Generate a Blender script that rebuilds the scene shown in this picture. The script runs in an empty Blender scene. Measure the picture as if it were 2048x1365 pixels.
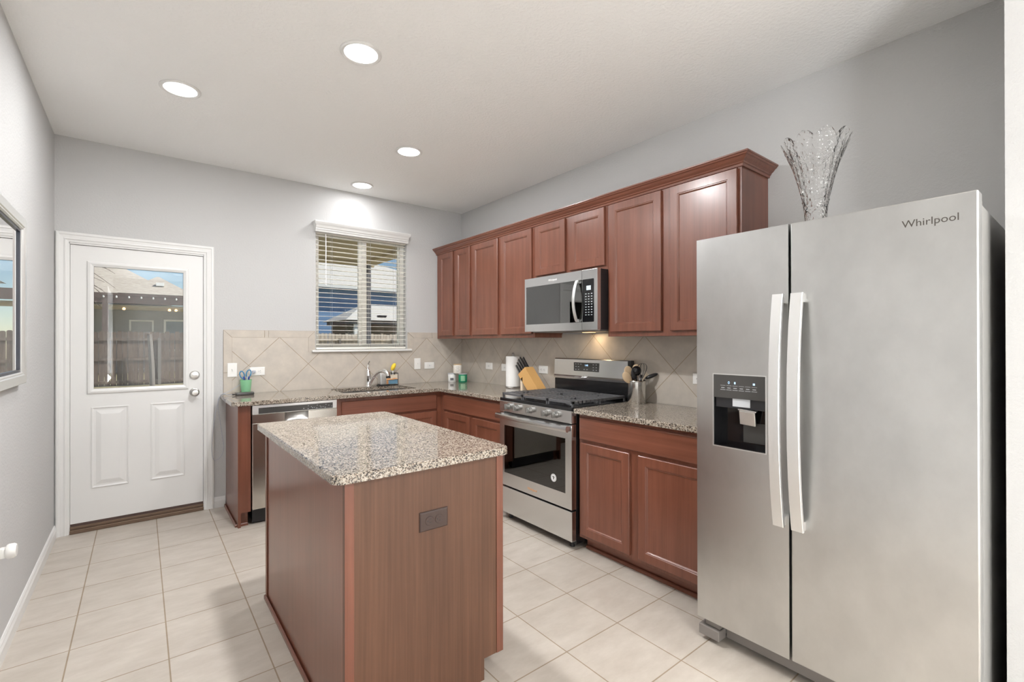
import bpy, bmesh, math, random
from mathutils import Vector, Matrix, geometry
random.seed(7)
S = bpy.context.scene
COL = S.collection
pi = math.pi
XL, H = -3.2824, 2.7695          # left wall, ceiling height; back wall is y=0, range wall is x=0
ZC, CT = .911, .030              # worktop height and thickness

# ------------------------------------------------------------------ camera
yaw, pitch, roll = .6684, .0023, -.0016
cd = bpy.data.cameras.new('camera'); cam = bpy.data.objects.new('camera', cd); COL.objects.link(cam)
cd.sensor_width = 36; cd.lens = 940.92/2048*36; cd.clip_start = .02; cd.clip_end = 300
R_ = Vector((math.cos(yaw), -math.sin(yaw), 0)); F0 = Vector((math.sin(yaw), math.cos(yaw), 0)); Z_ = Vector((0, 0, 1))
F_ = F0*math.cos(pitch)+Z_*math.sin(pitch); U_ = Z_*math.cos(pitch)-F0*math.sin(pitch)
R2 = R_*math.cos(roll)+U_*math.sin(roll); U2 = U_*math.cos(roll)-R_*math.sin(roll)
m = Matrix((R2, U2, -F_)).transposed().to_4x4(); m.translation = Vector((-2.8181, -4.4759, 1.3352)); cam.matrix_world = m
S.camera = cam
S.view_settings.view_transform = 'Standard'; S.view_settings.look = 'None'
S.view_settings.gamma = 1; S.view_settings.use_curve_mapping = False
S.view_settings.exposure = 0.46

# ------------------------------------------------------------------ daylight and added fill lamps
W = bpy.data.worlds.new('world'); S.world = W; W.use_nodes = True
wn = W.node_tree; bg = wn.nodes['Background']
sky = wn.nodes.new('ShaderNodeTexSky'); sky.sky_type = 'NISHITA'; sky.sun_disc = False
sky.sun_elevation = math.radians(50); sky.sun_rotation = math.radians(118); sky.air_density = 1.0; sky.dust_density = 0; sky.ozone_density = 3
wn.links.new(sky.outputs[0], bg.inputs[0]); bg.inputs[1].default_value = .075
def lamp(kind, name, loc, energy, color=(1, 1, 1), rot=(0, 0, 0), **k):
    l = bpy.data.lights.new(name, kind); l.energy = energy; l.color = color
    for a, b in k.items(): setattr(l, a, b)
    o = bpy.data.objects.new(name, l); o.location = loc; o.rotation_euler = rot; COL.objects.link(o); return o
sun = lamp('SUN', 'sun', (20, 5, 20), 4.6, (1, .95, .88), angle=.01)
sun.rotation_euler = Vector((.60, -.32, .73)).to_track_quat('Z', 'Y').to_euler()
# fill lamps added outside unseen window openings behind the camera
FILL_COL = (.98, .99, 1); TILT = math.radians(38)   # fill lamps turned upward to brighten ceiling and upper walls
for nm, x, e in (('added_window_fill_2', .6, 60),):
    lamp('AREA', nm, (x, -9.60, 1.45), e, FILL_COL, (pi/2+TILT, 0, 0), shape='RECTANGLE', size=1.9, size_y=1.7)
lamp('AREA', 'added_window_fill_3', (2.80, -6.6, 1.45), 230, FILL_COL, (0, pi/2+TILT, 0), shape='RECTANGLE', size=1.7, size_y=2.0)
lamp('AREA', 'added_window_fill_4', (XL-.60, -7.55, 1.35), 230, FILL_COL, (0, -pi/2-TILT, 0), shape='RECTANGLE', size=1.9, size_y=1.8)

# ------------------------------------------------------------------ materials
MT = {}
def mat(name, color=(.8, .8, .8), rough=.5, metal=0, **k):
    m = bpy.data.materials.new(name); m.use_nodes = True; b = m.node_tree.nodes['Principled BSDF']
    b.inputs['Base Color'].default_value = (*color, 1); b.inputs['Roughness'].default_value = rough; b.inputs['Metallic'].default_value = metal
    for a, v in k.items():
        b.inputs[a.replace('_', ' ')].default_value = v
    MT[name] = m; return m
def N(m, t, **k):
    n = m.node_tree.nodes.new(t)
    for a, v in k.items(): setattr(n, a, v)
    return n
def LK(m, a, b): m.node_tree.links.new(a, b)
def BS(m): return m.node_tree.nodes['Principled BSDF']
def pos(m, scale=(1, 1, 1), rot=(0, 0, 0), loc=(0, 0, 0)):
    g = N(m, 'ShaderNodeNewGeometry'); mp = N(m, 'ShaderNodeMapping'); mp.inputs['Scale'].default_value = scale
    mp.inputs['Rotation'].default_value = rot; mp.inputs['Location'].default_value = loc
    LK(m, g.outputs['Position'], mp.inputs[0]); return mp.outputs[0]
def noise(m, vec, scale, detail=2, rough=.5):
    n = N(m, 'ShaderNodeTexNoise'); n.inputs['Scale'].default_value = scale; n.inputs['Detail'].default_value = detail
    n.inputs['Roughness'].default_value = rough; LK(m, vec, n.inputs['Vector']); return n.outputs[0]
def ramp(m, fac, stops, interp='LINEAR'):
    r = N(m, 'ShaderNodeValToRGB'); r.color_ramp.interpolation = interp; e = r.color_ramp.elements
    while len(e) < len(stops): e.new(.5)
    for i, (p, c) in enumerate(stops):
        e[i].position = p; e[i].color = (*c, 1) if len(c) == 3 else c
    LK(m, fac, r.inputs[0]); return r.outputs[0]
def mixc(m, fac, a, b, mode='MIX'):
    x = N(m, 'ShaderNodeMix', data_type='RGBA', blend_type=mode)
    if isinstance(fac, float): x.inputs[0].default_value = fac
    else: LK(m, fac, x.inputs[0])
    for s, v in ((6, a), (7, b)):
        if isinstance(v, tuple): x.inputs[s].default_value = (*v, 1)
        else: LK(m, v, x.inputs[s])
    return x.outputs[2]
def bump(m, h, strength=.3, dist=.01):
    b = N(m, 'ShaderNodeBump'); b.inputs['Strength'].default_value = strength; b.inputs['Distance'].default_value = dist
    LK(m, h, b.inputs['Height']); LK(m, b.outputs[0], BS(m).inputs['Normal'])
def mth(m, op, a, b=0.):
    x = N(m, 'ShaderNodeMath', operation=op)
    for i, v in enumerate((a, b)):
        if isinstance(v, (int, float)): x.inputs[i].default_value = v
        else: LK(m, v, x.inputs[i])
    return x.outputs[0]

for nm, c, sc, st in (('wall_paint', (.53, .528, .522), 75, .35), ('ceiling_paint', (.90, .90, .89), 60, .45)):
    m = mat(nm, c, .85); p = pos(m); a = noise(m, p, sc, 3, .6)
    bump(m, a, st, .006)
m = mat('white_trim', (.73, .725, .71), .32)
m = mat('white_plastic', (.82, .81, .78), .35)
m = mat('vinyl_white', (.85, .84, .80), .4)
m = mat('blind_white', (.86, .84, .76), .45)
# floor tile: 336 mm grid
m = mat('floor_tile', rough=.42); p = pos(m, loc=(2.7235, 0, 0))
def grid(m, p, pitch, mortar, c1, c2, cm, vecrot=None):
    b = N(m, 'ShaderNodeTexBrick'); b.offset = 0; b.squash = 1; b.inputs['Scale'].default_value = 1
    b.inputs['Brick Width'].default_value = pitch; b.inputs['Row Height'].default_value = pitch
    b.inputs['Mortar Size'].default_value = mortar; b.inputs['Mortar Smooth'].default_value = .1; b.inputs['Bias'].default_value = 0
    for i, c in ((1, c1), (2, c2), (3, cm)): b.inputs[i].default_value = (*c, 1)
    LK(m, p, b.inputs[0]); return b
b = grid(m, p, .3365, .0028, (.505, .46, .40), (.475, .43, .37), (.30, .235, .165))
cl = ramp(m, noise(m, pos(m, (1, 2.2, 1)), 5, 6, .65), [(.3, (.86, .84, .83)), (.7, (1.08, 1.08, 1.1))])
LK(m, mixc(m, 1., b.outputs[0], cl, 'MULTIPLY'), BS(m).inputs['Base Color'])
inv = mth(m, 'SUBTRACT', 1, b.outputs[1]); bump(m, inv, .5, .003)
LK(m, mth(m, 'ADD', mth(m, 'MULTIPLY', b.outputs[1], .35), .38), BS(m).inputs['Roughness'])
# wall tile, diagonal
def tile_mat(nm, rot45, axis):
    m = mat(nm, rough=.35)
    g = N(m, 'ShaderNodeNewGeometry'); sp = N(m, 'ShaderNodeSeparateXYZ'); LK(m, g.outputs['Position'], sp.inputs[0])
    cb = N(m, 'ShaderNodeCombineXYZ')
    u = sp.outputs[axis]; u0, z0 = ((1.869, -.905) if axis == 0 else (1.96, -.905))
    LK(m, mth(m, 'ADD', u, u0), cb.inputs[0]); LK(m, mth(m, 'ADD', sp.outputs[2], z0), cb.inputs[1])
    cl = ramp(m, noise(m, g.outputs['Position'], 9, 6, .6), [(.3, (.87, .87, .88)), (.7, (1.07, 1.06, 1.05))])
    if rot45:
        mp = N(m, 'ShaderNodeMapping'); mp.inputs['Rotation'].default_value = (0, 0, pi/4); LK(m, cb.outputs[0], mp.inputs[0])
        b = grid(m, mp.outputs[0], .3365, .0024, (.545, .495, .43), (.515, .47, .41), (.36, .285, .20))
        LK(m, mixc(m, 1., b.outputs[0], cl, 'MULTIPLY'), BS(m).inputs['Base Color'])
        bump(m, mth(m, 'SUBTRACT', 1, b.outputs[1]), .5, .003)
    else:
        LK(m, mixc(m, 1., (.525, .475, .41), cl, 'MULTIPLY'), BS(m).inputs['Base Color'])
    return m
tile_mat('backsplash_tile_x', True, 0); tile_mat('backsplash_tile_y', True, 1); tile_mat('border_tile', False, 0)
mat('grout', (.38, .30, .215), .8)
# granite
m = mat('granite', rough=.07); BS(m).inputs['IOR'].default_value = 1.75
v = N(m, 'ShaderNodeTexVoronoi'); v.inputs['Scale'].default_value = 250; LK(m, pos(m), v.inputs['Vector'])
sp = N(m, 'ShaderNodeSeparateColor'); LK(m, v.outputs['Color'], sp.inputs[0])
n1 = noise(m, pos(m), 60, 3, .6)
s_ = mth(m, 'ADD', mth(m, 'MULTIPLY', sp.outputs[0], .62), mth(m, 'MULTIPLY', n1, .38))
c = ramp(m, s_, [(0, (.018, .015, .013)), (.27, (.07, .052, .042)), (.345, (.20, .155, .115)), (.43, (.30, .25, .20)), (.55, (.38, .335, .275)), (.70, (.48, .43, .365))], 'CONSTANT')
LK(m, c, BS(m).inputs['Base Color'])
# cherry wood
def wood(nm, dark, mid, light, rough, axis, fine=.5, coat=.3):
    m = mat(nm, rough=rough); BS(m).inputs['Coat Weight'].default_value = coat; BS(m).inputs['Coat Roughness'].default_value = .2
    a = [30., 30., 30.]; a[axis] = .9; c = [110., 110., 110.]; c[axis] = 2.5; k = [2.2, 2.2, 2.2]; k[axis] = 1.0
    wv = noise(m, pos(m, tuple(k)), 2.2, 4, .55)
    f = mth(m, 'ADD', mth(m, 'MULTIPLY', noise(m, pos(m, tuple(a)), 1, 3, .5), .34), mth(m, 'ADD', mth(m, 'MULTIPLY', noise(m, pos(m, tuple(c)), 1, 2, .5), fine*.5), mth(m, 'MULTIPLY', wv, .66-fine*.5)))
    LK(m, ramp(m, f, [(.36, dark), (.5, mid), (.64, light)]), BS(m).inputs['Base Color']); return m
CH = ((.140, .047, .026), (.180, .062, .036), (.220, .080, .047))
wood('cherry_vertical', *CH, .34, 2); wood('cherry_horizontal_y', *CH, .34, 1); wood('cherry_horizontal_x', *CH, .34, 0); wood('cherry_panel', *CH, .28, 2)
wood('walnut_veneer', (.085, .037, .019), (.115, .052, .028), (.145, .067, .037), .45, 2, .75, .05)
# stainless
def steel(nm, base, rough, axis, cloud=0.):
    m = mat(nm, base, rough, 1); sk_ = .0 if cloud else .03; st = [320., 320., 320.]; st[axis] = 1.5
    a = noise(m, pos(m, tuple(st)), 1, 1, .4); r = mth(m, 'ADD', mth(m, 'MULTIPLY', a, sk_), rough)
    if cloud:
        cl = noise(m, pos(m, (1, 1, .7)), 3.0, 6, .62); r = mth(m, 'ADD', r, mth(m, 'MULTIPLY', cl, cloud))
        LK(m, ramp(m, cl, [(.36, tuple(q*.90 for q in base)), (.62, tuple(min(1, q*1.04) for q in base))]), BS(m).inputs['Base Color'])
    LK(m, r, BS(m).inputs['Roughness']); return m
steel('stainless_fridge', (.59, .59, .58), .285, 1, .07); steel('stainless_y', (.68, .68, .68), .20, 1); steel('stainless_x', (.64, .62, .58), .20, 0); steel('stainless_z', (.66, .65, .63), .19, 2)
mat('satin_aluminium', (.80, .80, .79), .32, .85)
mat('chrome', (.85, .85, .86), .06, 1); mat('satin_nickel', (.60, .59, .57), .28, 1); mat('knob_metal', (.36, .355, .34), .34, .9); mat('sink_steel', (.72, .72, .71), .2, 1)
mat('black_gloss', (.008, .008, .009), .05); mat('black_plastic', (.018, .018, .02), .35); mat('black_enamel', (.012, .012, .013), .12)
mat('cast_iron', (.10, .10, .105), .30); mat('charcoal_panel', (.055, .053, .05), .3); mat('grey_plastic', (.20, .18, .165), .5); mat('fridge_side', (.38, .375, .36), .35, .4)
mat('dark_gap', (.01, .01, .01), .8); mat('bronze_plate', (.052, .030, .024), .32); mat('threshold_bronze', (.16, .105, .07), .4, .3)
mat('paper', (.86, .85, .83), .9); mat('bamboo', (.62, .36, .13), .45); mat('pale_wood', (.62, .46, .29), .6); mat('light_wood_edge', (.74, .62, .47), .5)
mat('label_grey', (.50, .52, .54), .4); mat('logo_dark', (.07, .06, .05), .4); mat('logo_grey', (.35, .34, .33), .4)
mat('ceramic_cream', (.80, .76, .69), .35); mat('candle_white', (.74, .74, .72), .2); mat('candle_green', (.01, .24, .12), .12); mat('green_cup', (.42, .86, .52), .25, 0, Transmission_Weight=.45)
mat('blue_plastic', (.03, .22, .42), .35); mat('navy_plastic', (.02, .05, .28), .35); mat('cable_white', (.42, .44, .50), .5); mat('yellow_foam', (.85, .60, .04), .6)
mat('caddy_orange', (.72, .36, .16), .5); mat('caddy_blue', (.13, .27, .38), .5); mat('caddy_cream', (.70, .62, .50), .5); mat('frame_silver', (.72, .72, .70), .3, .6); mat('frame_dark', (.03, .035, .05), .3)
mat('mirror_glass', (.9, .9, .9), .01, 1); mat('oven_rack', (.05, .05, .05), .4, .8); mat('sticker_white', (.85, .85, .85), .5); mat('lens_frost', (.9, .9, .9), .3)
mat('soffit_tan', (.50, .42, .27), .8); mat('stucco_grey', (.25, .245, .24), .9); mat('fascia_brown', (.09, .055, .045), .7); mat('white_paint_out', (.75, .75, .73), .6)
mat('metal_black', (.02, .02, .022), .4, .5); mat('weathered_post', (.17, .15, .135), .85); mat('bark', (.10, .075, .06), .9); mat('window_dark', (.10, .13, .15), .12); mat('post_grey', (.13, .13, .14), .8)
mat('concrete', (.45, .43, .40), .9)
m = mat('grass', rough=1); LK(m, ramp(m, noise(m, pos(m), 1.5, 6, .7), [(.3, (.22, .19, .10)), (.7, (.36, .31, .18))]), BS(m).inputs['Base Color'])
m = mat('picket', rough=.9); LK(m, ramp(m, noise(m, pos(m, (7, 7, .6)), 1.4, 5, .7), [(.3, (.06, .04, .03)), (.5, (.11, .075, .055)), (.72, (.19, .135, .10))]), BS(m).inputs['Base Color'])  # darker fence wood, shade put into the colour
m = mat('picket_sun_tone', rough=.9); LK(m, ramp(m, noise(m, pos(m, (7, 7, .6)), 1.4, 5, .7), [(.3, (.32, .27, .22)), (.5, (.48, .41, .34)), (.72, (.62, .55, .47))]), BS(m).inputs['Base Color'])  # paler copy of the fence wood, sunlight put into the colour
m = mat('shingles', rough=.95); LK(m, ramp(m, noise(m, pos(m, (2, 2, 14)), 2.4, 5, .7), [(.3, (.30, .26, .22)), (.7, (.46, .41, .35))]), BS(m).inputs['Base Color'])
m = mat('pale_roof', rough=.9); LK(m, ramp(m, noise(m, pos(m, (2, 2, 14)), 2.4, 5, .7), [(.3, (.40, .385, .36)), (.7, (.55, .53, .50))]), BS(m).inputs['Base Color'])
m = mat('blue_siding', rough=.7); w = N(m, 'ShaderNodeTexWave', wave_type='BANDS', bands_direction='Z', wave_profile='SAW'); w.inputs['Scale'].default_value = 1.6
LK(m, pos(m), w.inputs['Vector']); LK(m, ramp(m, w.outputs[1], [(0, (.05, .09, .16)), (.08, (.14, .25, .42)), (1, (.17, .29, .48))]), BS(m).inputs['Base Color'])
def emis(nm, c, s):
    m = mat(nm, (0, 0, 0), .5); BS(m).inputs['Emission Color'].default_value = (*c, 1); BS(m).inputs['Emission Strength'].default_value = s; return m
emis('lamp_glow', (1, .99, .96), 4.0); emis('display_blue', (.45, .7, 1), 1.4); emis('warm_bulb', (1, .55, .22), 3); emis('display_white', (.8, .9, 1), .8)
def glassy(nm, tint, f0=1.45):
    m = bpy.data.materials.new(nm); m.use_nodes = True; nt = m.node_tree; nt.nodes.clear(); MT[nm] = m
    o = nt.nodes.new('ShaderNodeOutputMaterial'); mx = nt.nodes.new('ShaderNodeMixShader'); t = nt.nodes.new('ShaderNodeBsdfTransparent'); g = nt.nodes.new('ShaderNodeBsdfGlossy')
    t.inputs[0].default_value = (*tint, 1); g.inputs['Roughness'].default_value = .01; g.inputs[0].default_value = (1, 1, 1, 1)
    fr = nt.nodes.new('ShaderNodeFresnel'); fr.inputs[0].default_value = f0
    nt.links.new(fr.outputs[0], mx.inputs[0]); nt.links.new(t.outputs[0], mx.inputs[1]); nt.links.new(g.outputs[0], mx.inputs[2]); nt.links.new(mx.outputs[0], o.inputs[0]); return m
glassy('window_glass', (.97, .985, .98)); glassy('oven_glass', (.10, .10, .10), 1.75); glassy('microwave_glass', (.55, .55, .55), 2.3)
m = mat('crystal', (1, 1, 1), .02, 0, Transmission_Weight=1., IOR=1.42)
v = N(m, 'ShaderNodeTexVoronoi', feature='F1'); v.inputs['Scale'].default_value = 75; LK(m, pos(m), v.inputs['Vector']); bump(m, v.outputs['Distance'], .7, .006)

# ------------------------------------------------------------------ mesh helpers
class MB:
    def __init__(s): s.bm = bmesh.new()
    def box(s, x0, x1, y0, y1, z0, z1, bev=0, seg=2, M=None):
        b = bmesh.new(); bmesh.ops.create_cube(b, size=1)
        for v in b.verts: v.co = Vector(((x0+x1)/2+v.co.x*abs(x1-x0), (y0+y1)/2+v.co.y*abs(y1-y0), (z0+z1)/2+v.co.z*abs(z1-z0)))
        if bev: bmesh.ops.bevel(b, geom=b.edges[:], offset=bev, segments=seg, profile=.5, affect='EDGES')
        s.merge(b, M); return s
    def merge(s, b, M=None):
        me = bpy.data.meshes.new('t'); b.to_mesh(me); b.free()
        if M is not None: me.transform(M)
        s.bm.from_mesh(me); bpy.data.meshes.remove(me)
    def cyl(s, p, r, h, seg=32, axis='z', r2=None, bev=0):
        b = bmesh.new(); bmesh.ops.create_cone(b, cap_ends=True, segments=seg, radius1=r, radius2=r if r2 is None else r2, depth=h)
        if bev: bmesh.ops.bevel(b, geom=[e for e in b.edges if len(e.link_faces) == 2 and any(len(f.verts) > 4 for f in e.link_faces)], offset=bev, segments=2, affect='EDGES')
        M = Matrix.Translation((0, 0, h/2))
        if axis == 'x': M = Matrix.Rotation(pi/2, 4, 'Y') @ M
        if axis == '-x': M = Matrix.Rotation(-pi/2, 4, 'Y') @ M
        if axis == '-y': M = Matrix.Rotation(pi/2, 4, 'X') @ M
        if axis == 'y': M = Matrix.Rotation(-pi/2, 4, 'X') @ M
        s.merge(b, Matrix.Translation(p) @ M); return s
    def lathe(s, prof, seg=40, c=(0, 0, 0), M=None, mod=None):
        b = bmesh.new(); rings = []
        for r, z in prof:
            ring = []
            for i in range(seg):
                a = 2*pi*i/seg; rr, zz = (r, z) if mod is None else mod(r, z, a)
                ring.append(b.verts.new((rr*math.cos(a), rr*math.sin(a), zz)))
            rings.append(ring)
        for A, B in zip(rings, rings[1:]):
            for i in range(seg):
                j = (i+1) % seg; b.faces.new((A[i], A[j], B[j], B[i]))
        if prof[0][0] > 1e-4: b.faces.new(rings[0][::-1])
        if prof[-1][0] > 1e-4: b.faces.new(rings[-1])
        bmesh.ops.remove_doubles(b, verts=b.verts[:], dist=1e-6); bmesh.ops.recalc_face_normals(b, faces=b.faces[:])
        T = Matrix.Translation(c)
        s.merge(b, T if M is None else T @ M); return s
    def tube(s, pts, r, seg=10, flat=None, closed=False):
        pts = [Vector(p) for p in pts]; n = len(pts); rings = []; up = Vector((0, 0, 1)); b = bmesh.new(); pu = None
        for i, p in enumerate(pts):
            a = pts[(i-1) % n] if closed or i > 0 else p; c = pts[(i+1) % n] if closed or i < n-1 else p
            t = (c-a).normalized()
            if pu is None:
                u = t.cross(up)
                if u.length < .1: u = t.cross(Vector((1, 0, 0)))
            else: u = pu - t*pu.dot(t)
            u.normalize(); pu = u; w = t.cross(u)
            rr = r[i] if isinstance(r, (list, tuple)) else r; fy = flat if flat else 1
            rings.append([b.verts.new(p+u*rr*math.cos(2*pi*k/seg)+w*rr*fy*math.sin(2*pi*k/seg)) for k in range(seg)])
        L = list(zip(rings, rings[1:]))+([(rings[-1], rings[0])] if closed else [])
        for A, B in L:
            for i in range(seg): j = (i+1) % seg; b.faces.new((A[i], A[j], B[j], B[i]))
        if not closed: b.faces.new(rings[0][::-1]); b.faces.new(rings[-1])
        bmesh.ops.recalc_face_normals(b, faces=b.faces[:]); s.merge(b); return s
    def rects(s, o, U, V, w, h, loops, back=True, radius=0):
        """nested rectangles: loops of (inset, height along U x V); o is the lower-left corner"""
        o, U, V = Vector(o), Vector(U), Vector(V); Nn = U.cross(V); b = bmesh.new(); R = []
        for ins, d in loops:
            r = max(radius-ins, 0); pts = []
            if radius:
                r = max(r, .0008)
                for cx, cy, a0 in ((ins+r, ins+r, pi), (w-ins-r, ins+r, 1.5*pi), (w-ins-r, h-ins-r, 0), (ins+r, h-ins-r, pi/2)):
                    for k in range(5): a = a0+pi/2*k/4; pts.append((cx+r*math.cos(a), cy+r*math.sin(a)))
            else: pts = [(ins, ins), (w-ins, ins), (w-ins, h-ins), (ins, h-ins)]
            R.append([b.verts.new(o+U*x+V*y+Nn*d) for x, y in pts])
        n = len(R[0])
        for A, B in zip(R, R[1:]):
            for i in range(n): j = (i+1) % n; b.faces.new((A[i], A[j], B[j], B[i]))
        b.faces.new(R[-1])
        if back: b.faces.new(R[0][::-1])
        s.merge(b); return s
    def prism(s, poly, z0, z1, holes=(), bev=0, M=None):
        b = bmesh.new(); allp = [poly]+list(holes)
        def off(P, d):
            out = []; n = len(P)
            for i in range(n):
                a, c, e = Vector(P[i-1]), Vector(P[i]), Vector(P[(i+1) % n]); t1 = (c-a).normalized(); t2 = (e-c).normalized()
                n1 = Vector((-t1.y, t1.x)); n2 = Vector((-t2.y, t2.x)); q = (n1+n2); q = q/max(q.dot(q)/2, 1e-6)
                out.append(tuple(c+q*d))
            return out
        def flat(z, d):
            L = [off(p, d) if d else p for p in allp]; vs = [[b.verts.new((x, y, z)) for x, y in p] for p in L]; fl = [v for p in vs for v in p]
            return vs, fl, [[Vector((x, y, 0)) for x, y in p] for p in L]
        v0, f0, l0 = flat(z0, 0); v1, f1, l1 = flat(z1-bev, 0)
        lay = [v0, v1]; top, ft, lt = v1, f1, l1
        if bev: top, ft, lt = flat(z1, bev); lay.append(top)
        for A, B in zip(lay, lay[1:]):
            for P, Q in zip(A, B):
                n = len(P)
                for i in range(n): j = (i+1) % n; b.faces.new((P[i], P[j], Q[j], Q[i]))
        for t in geometry.tessellate_polygon(lt): 
            try: b.faces.new([ft[i] for i in t])
            except Exception: pass
        for t in geometry.tessellate_polygon(l0):
            try: b.faces.new([f0[i] for i in t])
            except Exception: pass
        bmesh.ops.recalc_face_normals(b, faces=b.faces[:]); s.merge(b, M); return s
    def poly(s, pts, faces):
        b = bmesh.new(); v = [b.verts.new(p) for p in pts]
        for f in faces: b.faces.new([v[i] for i in f])
        bmesh.ops.recalc_face_normals(b, faces=b.faces[:]); s.merge(b); return s
    def text(s, txt, size, M, depth=.0006):
        cu = bpy.data.curves.new('t', 'FONT'); cu.body = txt; cu.size = size; cu.extrude = depth; cu.align_x = 'CENTER'; cu.align_y = 'CENTER'; cu.resolution_u = 3
        o = bpy.data.objects.new('t', cu); COL.objects.link(o); dg = bpy.context.evaluated_depsgraph_get(); dg.update()
        me = bpy.data.meshes.new_from_object(o.evaluated_get(dg)); me.transform(M); s.bm.from_mesh(me)
        bpy.data.objects.remove(o); bpy.data.curves.remove(cu); bpy.data.meshes.remove(me); return s
    def build(s, name, material, parent=None, smooth=False, M=None):
        me = bpy.data.meshes.new(name)
        if M is not None: s.bm.transform(M)
        o = bpy.data.objects.new(name, me)
        if parent is None:
            vs = [v.co for v in s.bm.verts]; a = [min(v[i] for v in vs) for i in range(3)]; c = [max(v[i] for v in vs) for i in range(3)]
            org = Vector(((a[0]+c[0])/2, (a[1]+c[1])/2, a[2]))
        else:
            r = parent
            while r.parent: r = r.parent
            org = r.location.copy()
        s.bm.transform(Matrix.Translation(-org)); s.bm.to_mesh(me); s.bm.free()
        if parent is None: o.location = org
        else: o.parent = parent
        me.materials.append(MT[material])
        if smooth:
            for p in me.polygons: p.use_smooth = True
            try: me.set_sharp_from_angle(angle=math.radians(38))
            except Exception: pass
        COL.objects.link(o); return o
def tag(o, label, cat, group=None, kind=None):
    o['label'] = label; o['category'] = cat
    if group: o['group'] = group
    if kind: o['kind'] = kind
    return o
def thing(name, label, cat, loc, group=None, kind=None):
    o = bpy.data.objects.new(name, None); o.location = loc; o.empty_display_size = .05; COL.objects.link(o)
    return tag(o, label, cat, group, kind)
def struct(o, label, cat): return tag(o, label, cat, None, 'structure')
def dup(root, delta, label=None):
    def cp(o, par):
        c = o.copy(); COL.objects.link(c)
        if par: c.parent = par
        for ch in o.children: cp(ch, c)
        return c
    r = cp(root, None); r.location = root.location+Vector(delta)
    if label: r['label'] = label
    return r
def B(*a, **k): return MB().box(*a, **k)
X, Y, Z = Vector((1, 0, 0)), Vector((0, 1, 0)), Vector((0, 0, 1))

# ------------------------------------------------------------------ room shell
T = .15
XR, YB = 2.2, -9.0
struct(MB().box(XL-T, XR+T, YB-T, T, -.12, 0).build('floor', 'floor_tile'), 'beige square ceramic tile floor with tan grout', 'floor')
struct(MB().box(XL-T, XR+T, YB-T, T, H, H+.12).build('ceiling', 'ceiling_paint'), 'white textured ceiling', 'ceiling')
struct(MB().box(XL-T, XL, -6.6, T, 0, H).box(XL-T, XL, YB-T, -8.5, 0, H).box(XL-T, XL, -8.5, -6.6, 0, .35).box(XL-T, XL, -8.5, -6.6, 2.35, H).build('wall_left', 'wall_paint'), 'pale grey textured wall on the left with the framed mirror', 'wall')  # opening behind the camera added to let a fill lamp in
# back wall with door and window openings
D0, D1, DT = -3.2150, -2.4120, 2.036
WX0, WX1, WZ0, WZ1 = -1.5635, -.665, 1.262, 2.385
w = MB()
w.box(XL-T, D0, 0, T, 0, H).box(D0, D1, 0, T, DT, H).box(D1, WX0, 0, T, 0, H).box(WX0, WX1, 0, T, 0, WZ0).box(WX0, WX1, 0, T, WZ1, H).box(WX1, T, 0, T, 0, H)
struct(w.build('wall_back', 'wall_paint'), 'pale grey textured wall at the back holding the door and window', 'wall')
struct(MB().box(0, T, -4.43, 0, 0, H).build('wall_right', 'wall_paint'), 'pale grey wall behind the upper cabinets, range and refrigerator', 'wall')
struct(MB().box(-.62, 0, -4.43, -4.271, 0, H).build('wall_return', 'wall_paint'), 'pale grey wall end at the far right edge beside the refrigerator', 'wall')
# living area behind the camera
w = MB(); w.box(XL-T, -.35, YB-T, YB, 0, H).box(-.35, 1.55, YB-T, YB, 0, .6).box(-.35, 1.55, YB-T, YB, 2.3, H).box(1.55, XR+T, YB-T, YB, 0, H)
struct(w.build('wall_rear', 'wall_paint'), 'pale grey wall of the living area behind the viewer', 'wall')
w = MB(); w.box(XR, XR+T, YB, -7.6, 0, H).box(XR, XR+T, -7.6, -5.6, 0, .6).box(XR, XR+T, -7.6, -5.6, 2.3, H).box(XR, XR+T, -5.6, -4.43, 0, H)
struct(w.build('wall_far_right', 'wall_paint'), 'pale grey side wall of the living area', 'wall')
struct(MB().box(T, XR+T, -4.43, -4.28, 0, H).build('wall_partition', 'wall_paint'), 'pale grey partition beyond the refrigerator alcove', 'wall')

# baseboards
def baseboard(nm, lab, pts, nrm):
    (x0, y0), (x1, y1) = pts; n = Vector((nrm[0], nrm[1], 0)); b = bmesh.new()
    prof = [(0, 0), (.014, 0), (.014, .055), (.009, .068), (.009, .074), (.004, .083), (0, .084)]
    A = [b.verts.new(Vector((x0, y0, z))+n*d) for d, z in prof]; C = [b.verts.new(Vector((x1, y1, z))+n*d) for d, z in prof]
    k = len(prof)
    for i in range(k): j = (i+1) % k; b.faces.new((A[i], A[j], C[j], C[i]))
    b.faces.new(A); b.faces.new(C[::-1]); bmesh.ops.recalc_face_normals(b, faces=b.faces[:])
    q = MB(); q.merge(b); struct(q.build(nm, 'white_trim'), lab, 'baseboard')
baseboard('baseboard_left', 'white baseboard along the left wall', ((XL, -5.2), (XL, 0)), (1, 0))
baseboard('baseboard_back', 'short white baseboard between door casing and cabinet end', ((-2.352, 0), (-2.276, 0)), (0, -1))

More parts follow.
